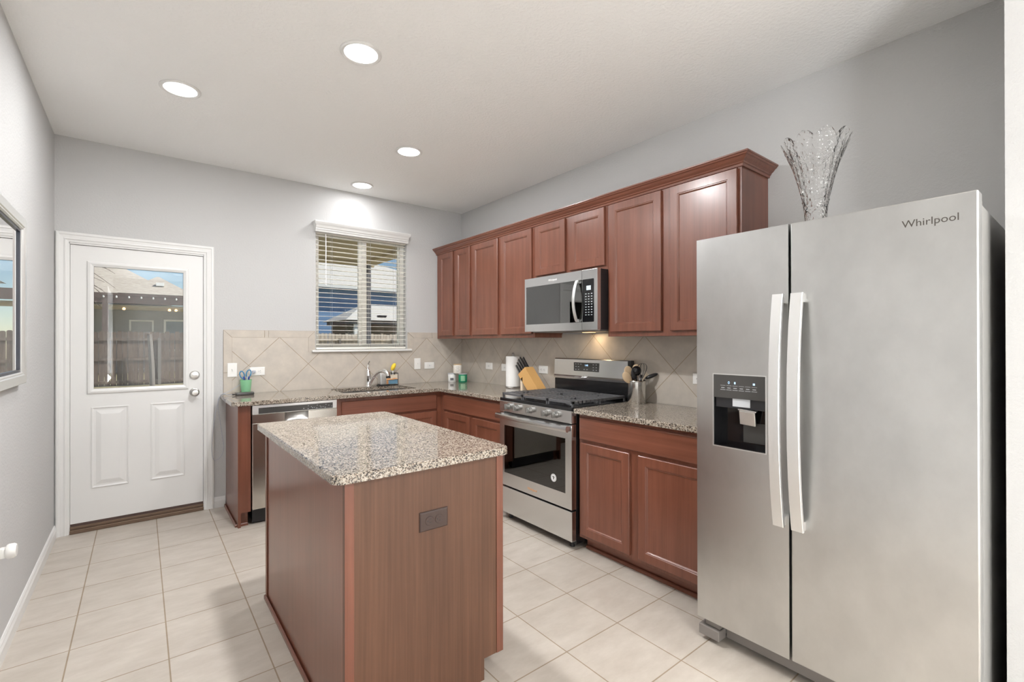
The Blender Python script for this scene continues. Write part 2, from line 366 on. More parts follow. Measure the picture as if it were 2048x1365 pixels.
# ------------------------------------------------------------------ back door (door_1)
dr = thing('door_1', 'white half-glass exterior door with two raised lower panels', 'door', (-2.813, 0, 0), kind='structure')
def frame_slab():
    q = MB(); x0, x1, z0, z1 = -3.2030, -2.4250, .066, 2.024; yf = .012; yb = .056
    gx0, gx1, gz0, gz1 = -3.105, -2.530, .981, 1.906
    q.box(x0, gx0, yf, yb, z0, z1).box(gx1, x1, yf, yb, z0, z1).box(gx0, gx1, yf, yb, gz1, z1).box(gx0, gx1, yf, yb, z0, gz0)
    return q
frame_slab().build('slab', 'white_trim', dr)
for (x0, x1) in ((-3.0944, -2.883), (-2.7588, -2.5448)):
    MB().rects((x0, .013, .296), X, Z, x1-x0, .580, [(0, -.001), (0, .004), (.006, .006), (.012, .003), (.018, -.0), (.026, .001), (.052, .0075), (.056, .008)], back=False).build('raised_panel', 'white_trim', dr)
def ringframe(o, U, V, w, h, fw, prof):
    """moulding frame running round the inside edge: prof list of (inset,height)"""
    return MB_ring(o, U, V, w, h, prof)
def MB_ring(o, U, V, w, h, prof):
    q = MB(); o, U, V = Vector(o), Vector(U), Vector(V); Nn = U.cross(V); b = bmesh.new(); R = []
    for ins, d in prof: R.append([b.verts.new(o+U*x+V*y+Nn*d) for x, y in ((ins, ins), (w-ins, ins), (w-ins, h-ins), (ins, h-ins))])
    R.append(R[0])
    for A, C in zip(R, R[1:]):
        for i in range(4): j = (i+1) % 4; b.faces.new((A[i], A[j], C[j], C[i]))
    bmesh.ops.recalc_face_normals(b, faces=b.faces[:]); q.merge(b); return q
MB_ring((-3.116, .012, .970), X, Z, .597, .947, [(0, 0), (0, .005), (.006, .010), (.018, .012), (.026, .008), (.036, .003), (.036, -.02), (0, -.02)]).build('glazing_frame', 'white_trim', dr)
MB_ring((-3.083, .018, 1.003), X, Z, .531, .881, [(0, 0), (0, .004), (.004, .004), (.004, 0)]).build('gasket', 'dark_gap', dr)
MB().box(-3.10, -2.535, .030, .036, .985, 1.902).build('glass_pane', 'window_glass', dr)
dk = MB().lathe([(0, 0), (.033, 0), (.033, .004), (.026, .010), (.014, .012), (.012, .03), (.020, .038), (.028, .05), (.028, .06), (.020, .068), (0, .07)], 32, (-2.482, .012, .943), Matrix.Rotation(pi/2, 4, 'X')).build('door_knob', 'satin_nickel', dr, True)
db = MB().lathe([(0, 0), (.034, 0), (.034, .008), (.028, .016), (.020, .018), (0, .018)], 32, (-2.481, .012, 1.078), Matrix.Rotation(pi/2, 4, 'X')).build('deadbolt', 'satin_nickel', dr, True)
MB().box(-2.496, -2.466, -.022, -.006, 1.073, 1.083, bev=.003).build('thumb_turn', 'satin_nickel', db)
# casing & jamb & threshold
def casing(name, x0, x1, z1, fw=.060):
    prof = [(0, 0), (0, .012), (.006, .017), (.016, .017), (.022, .013), (.040, .011), (.048, .013), (.054, .008), (fw, .006), (fw, 0)]
    b = bmesh.new(); L = []
    for d, h in prof:
        L.append([b.verts.new(p) for p in ((x0+d, -h, 0), (x0+d, -h, z1-d), (x1-d, -h, z1-d), (x1-d, -h, 0))])
    for A, C in zip(L, L[1:]+L[:1]):
        for i in range(3): b.faces.new((A[i], A[i+1], C[i+1], C[i]))
    b.faces.new([r[0] for r in L]); b.faces.new([r[3] for r in L]); bmesh.ops.recalc_face_normals(b, faces=b.faces[:])
    q = MB(); q.merge(b); return q.build(name, 'white_trim', dr)
casing('door_casing', XL+.006, -2.352, 2.106, .068)
q = MB(); q.box(D0, -3.2045, 0, T, 0, DT).box(-2.4235, D1, 0, T, 0, DT).box(D0, D1, 0, T, 2.0265, DT); q.box(-3.2045, -3.190, .060, .085, .04, 2.02).box(-2.438, -2.4235, .060, .085, .04, 2.02).box(-3.19, -2.438, .060, .085, 2.008, 2.0265)
q.build('door_jamb', 'white_trim', dr)
q = MB(); q.box(-3.2045, -2.4235, -.012, .14, 0, .028, bev=.004).box(-3.2045, -2.4235, .004, .075, .028, .048, bev=.003); q.build('threshold', 'threshold_bronze', dr)
MB().box(-3.203, -2.425, .014, .050, .048, .068).build('door_sweep', 'fascia_brown', dr)

# ------------------------------------------------------------------ kitchen window (window_1)
wr = thing('window_1', 'white sliding kitchen window above the sink', 'window', ((WX0+WX1)/2, .1, WZ0), kind='structure')
q = MB_ring((WX0, .125, WZ0), X, Z, WX1-WX0, WZ1-WZ0, [(0, 0), (0, .05), (.040, .05), (.040, .02), (.055, .02), (.055, 0)]); q.build('window_frame', 'vinyl_white', wr)
xm = -1.105
q = MB(); q.box(xm-.030, xm+.030, .085, .125, WZ0+.04, WZ1-.04, bev=.004); q.box(xm-.002, xm+.045, .075, .10, WZ0+.05, WZ1-.05, bev=.003); q.build('meeting_stile', 'vinyl_white', wr)
MB().box(WX0+.05, xm, .108, .113, WZ0+.05, WZ1-.05).build('glass_pane', 'window_glass', wr)
MB().box(xm, WX1-.05, .093, .098, WZ0+.05, WZ1-.05).build('glass_pane', 'window_glass', wr)
q = MB(); q.box(WX0-.038, WX1+.045, -.034, 0, WZ0-.016, WZ0+.004, bev=.005); q.box(WX0, WX1, 0, .12, WZ0-.002, WZ0+.004); q.build('window_sill', 'white_trim', wr)
# blind
bl = thing('window_blind', 'white horizontal slat blind with crown valance over the kitchen window', 'blind', (-1.114, .03, WZ1))
prof = [(-.002, 2.345), (-.040, 2.345), (-.042, 2.360), (-.048, 2.366), (-.048, 2.374), (-.055, 2.382), (-.060, 2.398), (-.070, 2.415), (-.076, 2.430), (-.076, 2.438), (-.002, 2.438)]
b = bmesh.new(); A = [b.verts.new((WX0-.012-(0.012 if z > 2.4 else 0), y, z)) for y, z in prof]; C = [b.verts.new((WX1-.002+(0.012 if z > 2.4 else 0), y, z)) for y, z in prof]; k = len(prof)
for i in range(k): j = (i+1) % k; b.faces.new((A[i], A[j], C[j], C[i]))
b.faces.new(A); b.faces.new(C); bmesh.ops.recalc_face_normals(b, faces=b.faces[:]); q = MB(); q.merge(b); q.build('valance', 'white_trim', bl)
MB().box(WX0+.004, WX1-.004, .012, .062, 2.335, 2.38, bev=.002).build('head_rail', 'blind_white', bl)
q = MB(); ns = 24; zt = 2.318; zb = 1.318
for i in range(ns):
    z = zt-(zt-zb)*i/(ns-1); M = Matrix.Translation((0, .037, z)) @ Matrix.Rotation(math.radians(2), 4, 'X')
    q.box(WX0+.006, WX1-.006, -.024, .024, -.0014, .0014, M=M)
q.build('slats', 'blind_white', bl)
MB().box(WX0+.006, WX1-.006, .012, .062, 1.270, 1.288, bev=.004).build('bottom_rail', 'blind_white', bl)
q = MB()
for x in (WX0+.15, xm+.06, WX1-.12):
    for y in (.012, .062): q.box(x-.0008, x+.0008, y-.0008, y+.0008, 1.285, 2.34)
q.build('ladder_cords', 'cable_white', bl)
MB().tube([(WX0+.088, -.002, 2.34), (WX0+.088, -.008, 2.20), (WX0+.088, -.008, 1.86)], .0042, 8).build('tilt_wand', 'lens_frost', bl, True)

# ------------------------------------------------------------------ backsplash
def bs_back():
    q = MB(); zt = 1.3775
    poly = [(-2.226, ZC), (0, ZC), (0, 1.3775), (-.589, 1.3775), (-.589, 1.246), (-1.631, 1.246), (-1.631, 1.3775), (-2.226, 1.3775)]
    q.prism(poly, 0, .009, M=Matrix(((1, 0, 0, 0), (0, 0, -1, 0), (0, 1, 0, 0), (0, 0, 0, 1)))); return q
bk = thing('tile_backsplash', 'beige diagonal tile backsplash with border strip behind the sink', 'backsplash', (-1.14, 0, ZC))
bs_back().build('diagonal_tiles', 'backsplash_tile_x', bk)
q = MB()
def bt(x0, x1, z0, z1): q.box(x0+.0013, x1-.0013, -.010, 0, z0+.0013, z1-.0013)
def btm(pts): q.prism(pts, 0, .010, M=Matrix(((1, 0, 0, 0), (0, 0, -1, 0), (0, 1, 0, 0), (0, 0, 0, 1))))
a, c = -2.2875, -2.226; zb_, zt_ = 1.3775, 1.4385; e = .0016
btm([(a+e, 1.09), (c-e, 1.09), (c-e, zb_-e), (a+e, zt_-2*e)]); bt(a, c, ZC, 1.0875)
x0w, x1w = WX0-.009, -1.631
btm([(a+2*e, zt_-e), (c, zb_+e), (-1.988, zb_+e), (-1.988, zt_-e)]); bt(-1.985, -1.955, zb_, zt_)
btm([(-1.9535, zb_+e), (x1w, zb_+e), (x0w-2*e, zt_-e), (-1.9535, zt_-e)]); btm([(x1w+e, 1.246), (x0w-e, 1.246), (x0w-e, zt_-2*e), (x1w+e, zb_-e)])
q.build('border_tiles', 'border_tile', bk); q = MB()
x0r, x1r = WX1+.006, -.589
btm([(x0r, 1.246), (x1r, 1.246), (x1r, zb_-e), (x0r, zt_-2*e)]); btm([(x1r+e, zb_+e), (-.38, zb_+e), (-.38, zt_-e), (x0r+2*e, zt_-e)]); bt(-.3785, -.001, zb_, zt_)
q.build('border_tiles', 'border_tile', bk)
MB().prism([(-2.2875, ZC), (-2.226, ZC), (-2.226, zb_), (-1.631, zb_), (-1.631, 1.246), (-1.572, 1.246), (-1.572, zt_), (-2.2875, zt_)], 0, .007, M=Matrix(((1, 0, 0, 0), (0, 0, -1, 0), (0, 1, 0, 0), (0, 0, 0, 1)))).build('grout', 'grout', bk)
tag(MB().box(-.009, 0, -3.30, -.010, ZC, 1.400).build('tile_backsplash', 'backsplash_tile_y'), 'beige diagonal tile backsplash behind the range and utensils', 'backsplash')

# ------------------------------------------------------------------ cabinets
FF = .019
def shaker(q, o, U, V, w, h):
    q.rects(o, U, V, w, h, [(0, 0), (0, .016), (.003, .019), (.050, .019), (.0525, .0165), (.056, .0165), (.060, .0115), (.0625, .0095)]); return q
def slab(q, o, U, V, w, h):
    q.rects(o, U, V, w, h, [(0, 0), (0, .014), (.004, .018), (.007, .019)]); return q
NX = (-1, 0, 0)
def upper(label, y0, y1, z0, doors, zd):
    r = thing('wall_cabinet', label, 'cabinet', (-.16, (y0+y1)/2, z0)); xf = -.313
    B(-.294, -.0015, y1+.0008, y0-.0008, z0, 2.285).build('carcass', 'cherry_panel', r)
    q = MB(); zA, zB = z0+.042, zd[1]-.012; q.box(xf, -.294, y1+.0008, y0-.0008, zB, 2.285).box(xf, -.294, y1+.0008, y0-.0008, z0, zA)
    ys = [y0-.0008]+[v for d in doors for v in d]+[y1+.0008]
    for i in range(0, len(ys), 2): q.box(xf, -.294, ys[i+1]-(.012 if i+2 < len(ys) else 0), ys[i]+(.012 if i else 0), zA, zB)
    q.build('face_frame', 'cherry_vertical', r)
    for a, c in doors: shaker(MB(), (xf, a, zd[0]), -Y, Z, a-c, zd[1]-zd[0]).build('door', 'cherry_vertical', r)
    return r
ZU = 1.372
upper('upper cherry cabinet with two narrow doors in the wall corner', -.010, -.687, ZU, [(-.075, -.349), (-.401, -.664)], (1.402, 2.262))
upper('upper cherry cabinet with two doors, immediately left of the microwave', -.687, -1.603, ZU, [(-.711, -1.117), (-1.165, -1.579)], (1.402, 2.262))
upper('short cherry cabinet with two small doors above the microwave', -1.603, -2.364, 1.832, [(-1.628, -1.962), (-2.013, -2.343)], (1.862, 2.262))
upper('upper cherry cabinet with two wide doors, right of the microwave', -2.364, -3.275, ZU, [(-2.387, -2.790), (-2.852, -3.256)], (1.402, 2.262))
# crown
prof = [(0, 2.268), (.008, 2.268), (.010, 2.280), (.016, 2.284), (.018, 2.290), (.030, 2.300), (.040, 2.312), (.046, 2.314), (.050, 2.322), (.055, 2.324), (.055, 2.332), (0, 2.332)]
b = bmesh.new(); L = []
for d, z in prof: L.append([b.verts.new(p) for p in ((-.3135-d, -.001, z), (-.3135-d, -3.2755-d, z), (-.001, -3.2755-d, z))])
for A, C in zip(L, L[1:]+L[:1]):
    for i in range(2): b.faces.new((A[i], A[i+1], C[i+1], C[i]))
b.faces.new([r[0] for r in L]); b.faces.new([r[2] for r in L]); bmesh.ops.recalc_face_normals(b, faces=b.faces[:]); q = MB(); q.merge(b)
tag(q.build('crown_moulding', 'cherry_horizontal_y'), 'cherry crown moulding running along the top of the upper cabinets', 'moulding')

TK = .088
# sink base (back run) : faces -y
XF = -.607
r = thing('base_cabinet', 'cherry sink base cabinet under the window and faucet', 'cabinet', (-1.1, -.3, 0))
B(-1.573, -.612, -.588, -.012, TK, .700).build('carcass', 'cherry_panel', r)
q = MB().box(-1.573, -0.607, -.607, -.588, 0.088, 0.125).box(-1.573, -0.607, -.607, -.588, 0.69, 0.728).box(-1.573, -0.607, -.607, -.588, 0.848, 0.88).box(-1.573, -1.52, -.607, -.588, 0.125, 0.69).box(-1.573, -1.52, -.607, -.588, 0.728, 0.848).box(-1.12, -1.06, -.607, -.588, 0.125, 0.69).box(-0.675, -0.607, -.607, -.588, 0.125, 0.69).box(-0.675, -0.607, -.607, -.588, 0.728, 0.848); q.build('face_frame', 'cherry_vertical', r)
slab(MB(), (-1.534, -.607, .717), X, Z, .869, .133).build('drawer_front', 'cherry_horizontal_x', r)
shaker(MB(), (-1.534, -.607, .112), X, Z, .422, .586).build('door', 'cherry_vertical', r); shaker(MB(), (-1.087, -.607, .112), X, Z, .422, .586).build('door', 'cherry_vertical', r)
B(-1.573, -.53, -.535, -.52, 0, TK).build('toe_kick', 'cherry_horizontal_x', r)
# end panel left of dishwasher
r = thing('cabinet_end_panel', 'cherry end panel and filler at the left end of the worktop', 'cabinet panel', (-2.23, -.3, 0))
B(-2.270, -2.252, -.607, -.001, 0, .8805).build('side_panel', 'cherry_panel', r)
B(-2.252, -2.188, -.607, -.588, .105, .8805).build('filler', 'cherry_vertical', r)
B(-2.252, -2.200, -.560, -.545, 0, .105).build('toe_kick', 'cherry_horizontal_x', r)
q = MB(); q.prism([(-2.270, 0), (-2.270, -.573), (-2.200, -.573), (-2.200, -.561), (-2.2525, -.561), (-2.2525, -.002), (-2.286, -.002), (-2.286, -.588), (-2.19, -.588), (-2.19, -.573), (-2.271, -.573)][:0] or [(-2.284, -.002), (-2.284, -.575), (-2.200, -.575), (-2.200, -.5605), (-2.2705, -.5605), (-2.2705, -.002)], 0, .020, bev=.006); q.build('shoe_moulding', 'cherry_horizontal_y', r)
# corner + right run left of the range
r = thing('base_cabinet', 'cherry corner base cabinet left of the range, wide drawer over two doors', 'cabinet', (-.3, -1.1, 0))
B(-.5875, -.012, -1.588, -.612, TK, .8805).build('carcass', 'cherry_panel', r)
q = MB().box(-.607, -.588, -1.588, -0.608, 0.088, 0.125).box(-.607, -.588, -1.588, -0.608, 0.69, 0.728).box(-.607, -.588, -1.588, -0.608, 0.848, 0.8805).box(-.607, -.588, -0.7, -0.608, 0.125, 0.69).box(-.607, -.588, -0.7, -0.608, 0.728, 0.848).box(-.607, -.588, -1.17, -1.1, 0.125, 0.69).box(-.607, -.588, -1.588, -1.54, 0.125, 0.69).box(-.607, -.588, -1.588, -1.54, 0.728, 0.848); q.build('face_frame', 'cherry_vertical', r)
slab(MB(), (-.607, -.672, .716), -Y, Z, .885, .139).build('drawer_front', 'cherry_horizontal_y', r)
shaker(MB(), (-.607, -.690, .112), -Y, Z, .420, .586).build('door', 'cherry_vertical', r); shaker(MB(), (-.607, -1.158, .112), -Y, Z, .400, .586).build('door', 'cherry_vertical', r)
B(-.535, -.52, -1.588, -.536, 0, TK).build('toe_kick', 'cherry_horizontal_y', r)
# right of the range
r = thing('base_cabinet', 'cherry base cabinet between range and refrigerator', 'cabinet', (-.3, -2.83, 0))
B(-.5875, -.012, -3.285, -2.374, TK, .8805).build('carcass', 'cherry_panel', r)
q = MB().box(-.607, -.588, -3.285, -2.374, 0.088, 0.125).box(-.607, -.588, -3.285, -2.374, 0.69, 0.728).box(-.607, -.588, -3.285, -2.374, 0.848, 0.8805).box(-.607, -.588, -2.41, -2.374, 0.125, 0.69).box(-.607, -.588, -2.41, -2.374, 0.728, 0.848).box(-.607, -.588, -2.86, -2.76, 0.125, 0.69).box(-.607, -.588, -3.285, -3.24, 0.125, 0.69).box(-.607, -.588, -3.285, -3.24, 0.728, 0.848); q.build('face_frame', 'cherry_vertical', r)
slab(MB(), (-.607, -2.386, .716), -Y, Z, .880, .141).build('drawer_front', 'cherry_horizontal_y', r)
shaker(MB(), (-.607, -2.398, .112), -Y, Z, .378, .584).build('door', 'cherry_vertical', r); shaker(MB(), (-.607, -2.836, .112), -Y, Z, .432, .584).build('door', 'cherry_vertical', r)
B(-.535, -.52, -3.285, -2.374, 0, TK).build('toe_kick', 'cherry_horizontal_y', r)
MB().prism([(-.5355, -2.376), (-.5355, -3.285), (-.551, -3.285), (-.551, -2.376)][::-1], 0, .02, bev=.006).build('shoe_moulding', 'cherry_horizontal_y', r)

# ------------------------------------------------------------------ worktops
def rpoly(P, R, n=6):
    out = []
    for i, p in enumerate(P):
        r = R[i] if isinstance(R, (list, tuple)) else R; p = Vector(p); a = Vector(P[i-1]); c = Vector(P[(i+1) % len(P)])
        if r <= 0: out.append(tuple(p)); continue
        u = (a-p).normalized(); v = (c-p).normalized(); s = p+u*r; e = p+v*r; ctr = p+u*r+v*r
        for k in range(n+1):
            t = k/n*pi/2; out.append(tuple(ctr-v*r*math.cos(t)-u*r*math.sin(t)))
    return out
L = [(-2.312, -.652), (-.652, -.652), (-.652, -1.592), (-.0105, -1.592), (-.0105, -.0105), (-2.312, -.0105)]
hole = rpoly([(-1.490, -.125), (-1.490, -.545), (-.805, -.545), (-.805, -.125)][::-1], .06)
hole = hole[::-1]
ct = thing('worktop', 'speckled granite L-shaped worktop around the sink corner', 'worktop', (-1.1, -.33, ZC-CT))
MB().prism(rpoly(L, [.045, 0, 0, 0, 0, 0]), ZC-CT, ZC, holes=[hole], bev=.004).build('granite_slab', 'granite', ct)
def bowl(x0, x1, y0, y1, d=.18, r=.05):
    q = MB(); b = bmesh.new(); base = [(x0, y0), (x1, y0), (x1, y1), (x0, y1)]; R = []
    for ins, z, rr in ((-.02, ZC-CT-.001, r+.02), (0, ZC-CT-.001, r), (0, ZC-CT-.02, r), (.006, ZC-CT-d+.03, r), (.035, ZC-CT-d, r), (.15, ZC-CT-d-.004, .02)):
        P = rpoly([(x0+ins, y0+ins), (x1-ins, y0+ins), (x1-ins, y1-ins), (x0+ins, y1-ins)], max(rr, .01)); R.append([b.verts.new((x, y, z)) for x, y in P])
    n = len(R[0])
    for A, C in zip(R, R[1:]):
        for i in range(n): j = (i+1) % n; b.faces.new((A[i], A[j], C[j], C[i]))
    b.faces.new(R[-1]); q.merge(b); return q
sk = thing('kitchen_sink', 'double bowl stainless steel sink set under the granite', 'sink', (-1.15, -.335, ZC-.21))
for x0, x1 in ((-1.495, -1.165), (-1.135, -.800)):
    bo = bowl(x0, x1, -.550, -.120).build('bowl', 'sink_steel', sk, True)
    MB().cyl(((x0+x1)/2, -.335, ZC-CT-.1835), .045, .004).build('drain', 'chrome', bo, True)
tag(MB().prism(rpoly([(-.652, -2.366), (-.0105, -2.366), (-.0105, -3.300), (-.652, -3.300)][::-1], [0, 0, 0, 0]), ZC-CT, ZC, bev=.004).build('worktop', 'granite'), 'speckled granite worktop between range and refrigerator', 'worktop')

# ------------------------------------------------------------------ island
r = thing('kitchen_island', 'cherry kitchen island cabinet under the freestanding granite top', 'kitchen island', (-1.98, -2.35, 0))
ix0, ix1, iy0, iy1 = -2.300, -1.660, -2.945, -1.745
B(ix0, ix0+.018, iy0+.0185, iy1, 0, .8805).build('side_panel', 'cherry_panel', r)
MB().prism([(ix0, 0), (ix0, .8805), (ix1-.0005, .8805), (ix1-.0005, .083), (-1.7515, .083), (-1.7515, 0)], -iy0-.018, -iy0, M=Matrix(((1, 0, 0, 0), (0, 0, -1, 0), (0, 1, 0, 0), (0, 0, 0, 1)))).build('end_panel', 'walnut_veneer', r)
q = MB(); q.box(ix0-.001, ix0+.030, iy0-.0035, iy0-.0002, 0, .8805, bev=.0012); q.build('corner_trim', 'cherry_vertical', r)
B(ix1-.032, ix1, iy0-.0035, iy0-.0002, .083, .8805, bev=.0012).build('edge_strip', 'cherry_vertical', r)
B(ix0+.018, ix1-.02, iy0+.0185, iy1, .083, .8805).build('carcass', 'cherry_panel', r)
q = MB(); q.box(ix1-.02, ix1-.001, iy0+.0185, iy1, .083, .12).box(ix1-.02, ix1-.001, iy0+.0185, iy1, .85, .8805).box(ix1-.02, ix1-.001, iy0+.0185, iy0+.06, .083, .88).box(ix1-.02, ix1-.001, iy1-.04, iy1, .083, .88).box(ix1-.02, ix1-.001, -2.37, -2.32, .083, .88); q.build('face_frame', 'cherry_vertical', r)
for a in (-2.915, -2.335):
    shaker(MB(), (ix1-.001, a, .112), Y, Z, .555, .585).build('door', 'cherry_vertical', r); slab(MB(), (ix1-.001, a, .716), Y, Z, .555, .139).build('drawer_front', 'cherry_horizontal_y', r)
B(-1.767, -1.7515, iy0+.0185, iy1, 0, .083).build('toe_kick', 'cherry_horizontal_y', r)
MB().prism([(ix0-.013, iy0), (ix0-.0002, iy0), (ix0-.0002, iy1), (ix0-.013, iy1)], 0, .022, bev=.006).build('shoe_moulding', 'cherry_horizontal_y', r)
B(ix0-.006, ix0-.0002, iy1-.03, iy1, .022, .8805, bev=.0015).build('corner_trim', 'cherry_vertical', r)
tag(MB().prism(rpoly([(-2.3407, -2.9695), (-1.6358, -2.9695), (-1.6358, -1.7148), (-2.3407, -1.7148)], [.035, .035, .04, .02]), ZC-CT, ZC, bev=.004).build('island_worktop', 'granite'), 'speckled granite top with rounded corners on the kitchen island', 'worktop')
def faces_duplex(q2, o, U, V, w, h):
    pass
def outlet(label, o, U, V, horizontal=True, mt='white_plastic', kind='duplex', dark='dark_gap', cat='outlet', name='wall_outlet', sc=1.):
    """o = centre on the wall; U right, V up, facing U x V"""
    o, U, V = Vector(o), Vector(U), Vector(V); n = U.cross(V); w, h = (.115*sc, .070*sc) if horizontal else (.070*sc, .115*sc)
    t = thing(name, label, cat, o)
    MB().rects(o-U*w/2-V*h/2, U, V, w, h, [(0, 0), (0, .003), (.003, .0055), (.005, .006)]).build('cover_plate', mt, t)
    if kind == 'duplex':
        D = U if horizontal else V; E = V if horizontal else U
        for s in (-1, 1):
            c = o+D*.0195*s; bq = MB(); M = Matrix((U, V, n)).transposed().to_4x4(); M.translation = c+n*.006
            bq.lathe([(0, 0), (.0165, 0), (.0165, .0012), (.0155, .002), (0, .002)], 24, M=M)
            rc = bq.build('receptacle', mt, t, True)
            sl = MB()
            for ss in (-1, 1):
                cc = c+E*.006*ss+D*.003+n*.008; sl.rects(cc-D*.0035-E*.001, D, E, .007, .002, [(0, -.0005), (0, .0006)]) if (D.cross(E)-n).length < .1 else sl.rects(cc-E*.001-D*.0035, E, D, .002, .007, [(0, -.0005), (0, .0006)])
            sl.cyl(c-D*.008+n*.0076, .0022, .0012, 10, axis={0: 'x', 1: 'y'}.get(0 if abs(n.x) > .5 else 1) if (n.x+n.y) > 0 else ('-x' if abs(n.x) > .5 else '-y'))
            sl.build('slots', dark, rc)
    elif kind == 'switch':
        MB().rects(o-U*.005-V*.012+n*.006, U, V, .010, .024, [(0, 0), (0, .002), (.001, .0025)]).build('switch_slot', mt, t)
        MB().rects(o-U*.004-V*.002+n*.008, U, V, .008, .011, [(0, 0), (.0008, .008), (.0015, .010)]).build('toggle', mt, t)
    elif kind == 'decora':
        MB().rects(o-U*.033-V*.016+n*.006, U, V, .066, .032, [(0, 0), (0, .0015), (.001, .002)]).build('receptacle', mt, t)
        sl = MB()
        for s in (-1, 1):
            for e_ in (-1, 1): sl.rects(o+U*(.019*s-.0035)+V*(.0055*e_-.001)+n*.008, U, V, .007, .002, [(0, -.0003), (0, .0005)])
        sl.rects(o-U*.004-V*.008+n*.008, U, V, .008, .016, [(0, -.0003), (0, .0008)]); sl.build('slots', 'label_grey', t)
    return t
outlet('dark bronze duplex outlet on the end of the kitchen island', (-1.9765, iy0-.0003, .6875), X, Z, mt='bronze_plate', name='island_outlet', dark='black_plastic')
outlet('white light switch at the left end of the backsplash', (-2.2255, -.010, 1.108), X, Z, False, kind='switch', cat='light switch', name='light_switch')
outlet('white outlet behind the scissors cup with a charger plug in it', (-2.0415, -.0092, 1.091), X, Z)
outlet('white light switch to the right of the window over the counter', (-.5494, -.0092, 1.110), X, Z, False, kind='switch', cat='light switch', name='light_switch')
outlet('white outlet between light switch and candle jars on the back wall', (-.410, -.0092, 1.088), X, Z, kind='decora')
outlet('white outlet on range wall above and right of the candles', (-.0092, -.541, 1.090), -Y, Z, kind='decora')
outlet('white outlet half hidden by the paper towel roll', (-.0092, -.812, 1.085), -Y, Z, kind='decora')
outlet('white outlet between knife block and range backguard', (-.0092, -1.368, 1.089), -Y, Z, kind='duplex')
outlet('white outlet right of the utensil crock, beside the refrigerator', (-.0092, -2.868, 1.097), -Y, Z, kind='duplex')
pl = outlet('white outlet plate low on the left wall carrying the plug-in', (XL+.0002, -1.655, .445), Y, Z, False)
t = thing('plug_in_air_freshener', 'white round plug-in air freshener low on the left wall', 'air freshener', (XL+.0085, -1.655, .47))
MB().box(XL+.009, XL+.030, -1.672, -1.638, .45, .49, bev=.005).build('plug_body', 'white_plastic', t, True)
MB().lathe([(0, 0), (.026, 0), (.030, .006), (.030, .022), (.024, .030), (0, .032)], 28, (XL+.030, -1.655, .472), Matrix.Rotation(pi/2, 4, 'Y')).build('cap', 'white_plastic', t, True)

# ------------------------------------------------------------------ dishwasher
r = thing('dishwasher', 'stainless steel dishwasher with dark control strip under the back worktop', 'dishwasher', (-1.88, -.3, 0))
dx0, dx1 = -2.182, -1.578
B(dx0+.006, dx1-.003, -.585, -.02, .03, .872).build('tub', 'black_plastic', r)
B(dx0, dx1, -.632, -.586, .808, .8765, bev=.003).build('control_panel', 'satin_aluminium', r)
q = MB(); q.rects((dx0+.040, -.632, .8125), X, Z, .532, .044, [(0, -.001), (.001, .0012)]); pn = q.build('control_strip', 'charcoal_panel', r)
q = MB()
for i in range(11): q.box(dx0+.07+i*.013, dx0+.079+i*.013, -.6340, -.6331, .8515, .8545)
q.build('vent', 'dark_gap', pn)
q = MB()
for i in range(9): q.box(-1.80+i*.022, -1.80+i*.022+.008, -.6336, -.6328, .842-(i % 3)*.008, .845-(i % 3)*.008)
for i in range(6): q.cyl((-1.83+i*.032, -.6328, .826-(i % 2)*.004), .0035, .0008, 12, '-y')
q.build('control_marks', 'label_grey', pn)
# door with scooped handle pocket
b = MB(); n = 24; pts = []; x_, w2 = -1.88, .085
b.box(dx0, dx1, -.630, -.586, .118, .745, bev=.004); b.box(dx0, x_-w2, -.630, -.586, .7448, .8065).box(x_+w2, dx1, -.630, -.586, .7448, .8065)
b.build('door', 'stainless_x', r)
q = MB(); bb = bmesh.new(); G = []
for i in range(15):
    row = []
    for j in range(9):
        u = -1+2*i/14; v = j/8; d = .036*max(0, 1-u*u)**.5*(v**.6); row.append(bb.verts.new((x_+u*w2, -.6295+d, .745+.0615*v)))
    G.append(row)
for i in range(14):
    for j in range(8): bb.faces.new((G[i][j], G[i+1][j], G[i+1][j+1], G[i][j+1]))
q.merge(bb); q.build('handle_pocket', 'knob_metal', r, True)
B(dx0+.006, dx1-.006, -.580, -.560, .012, .112).build('kick_plate', 'black_plastic', r)
for x in (dx0+.05, dx1-.05):
    for y in (-.50, -.10): MB().cyl((x, y, 0), .015, .03, 12).build('foot', 'black_plastic', r)

# ------------------------------------------------------------------ gas range
ry0, ry1 = -1.596, -2.362; xf = -.665; yc = (ry0+ry1)/2
r = thing('gas_range', 'freestanding stainless gas range with black cast iron grates', 'range', (-.33, yc, 0))
B(-.622, -.03, ry1+.002, ry0-.002, .035, .893).build('body', 'black_enamel', r)
B(xf, -.622, ry1, ry0, .812, .893, bev=.003).build('control_panel', 'stainless_y', r)
B(xf+.002, -.095, ry1-.0, ry0+.0, .8935, .915, bev=.004).build('cooktop', 'black_enamel', r)
dj = B(xf, -.623, ry1+.002, ry0-.002, .262, .806, bev=.003)
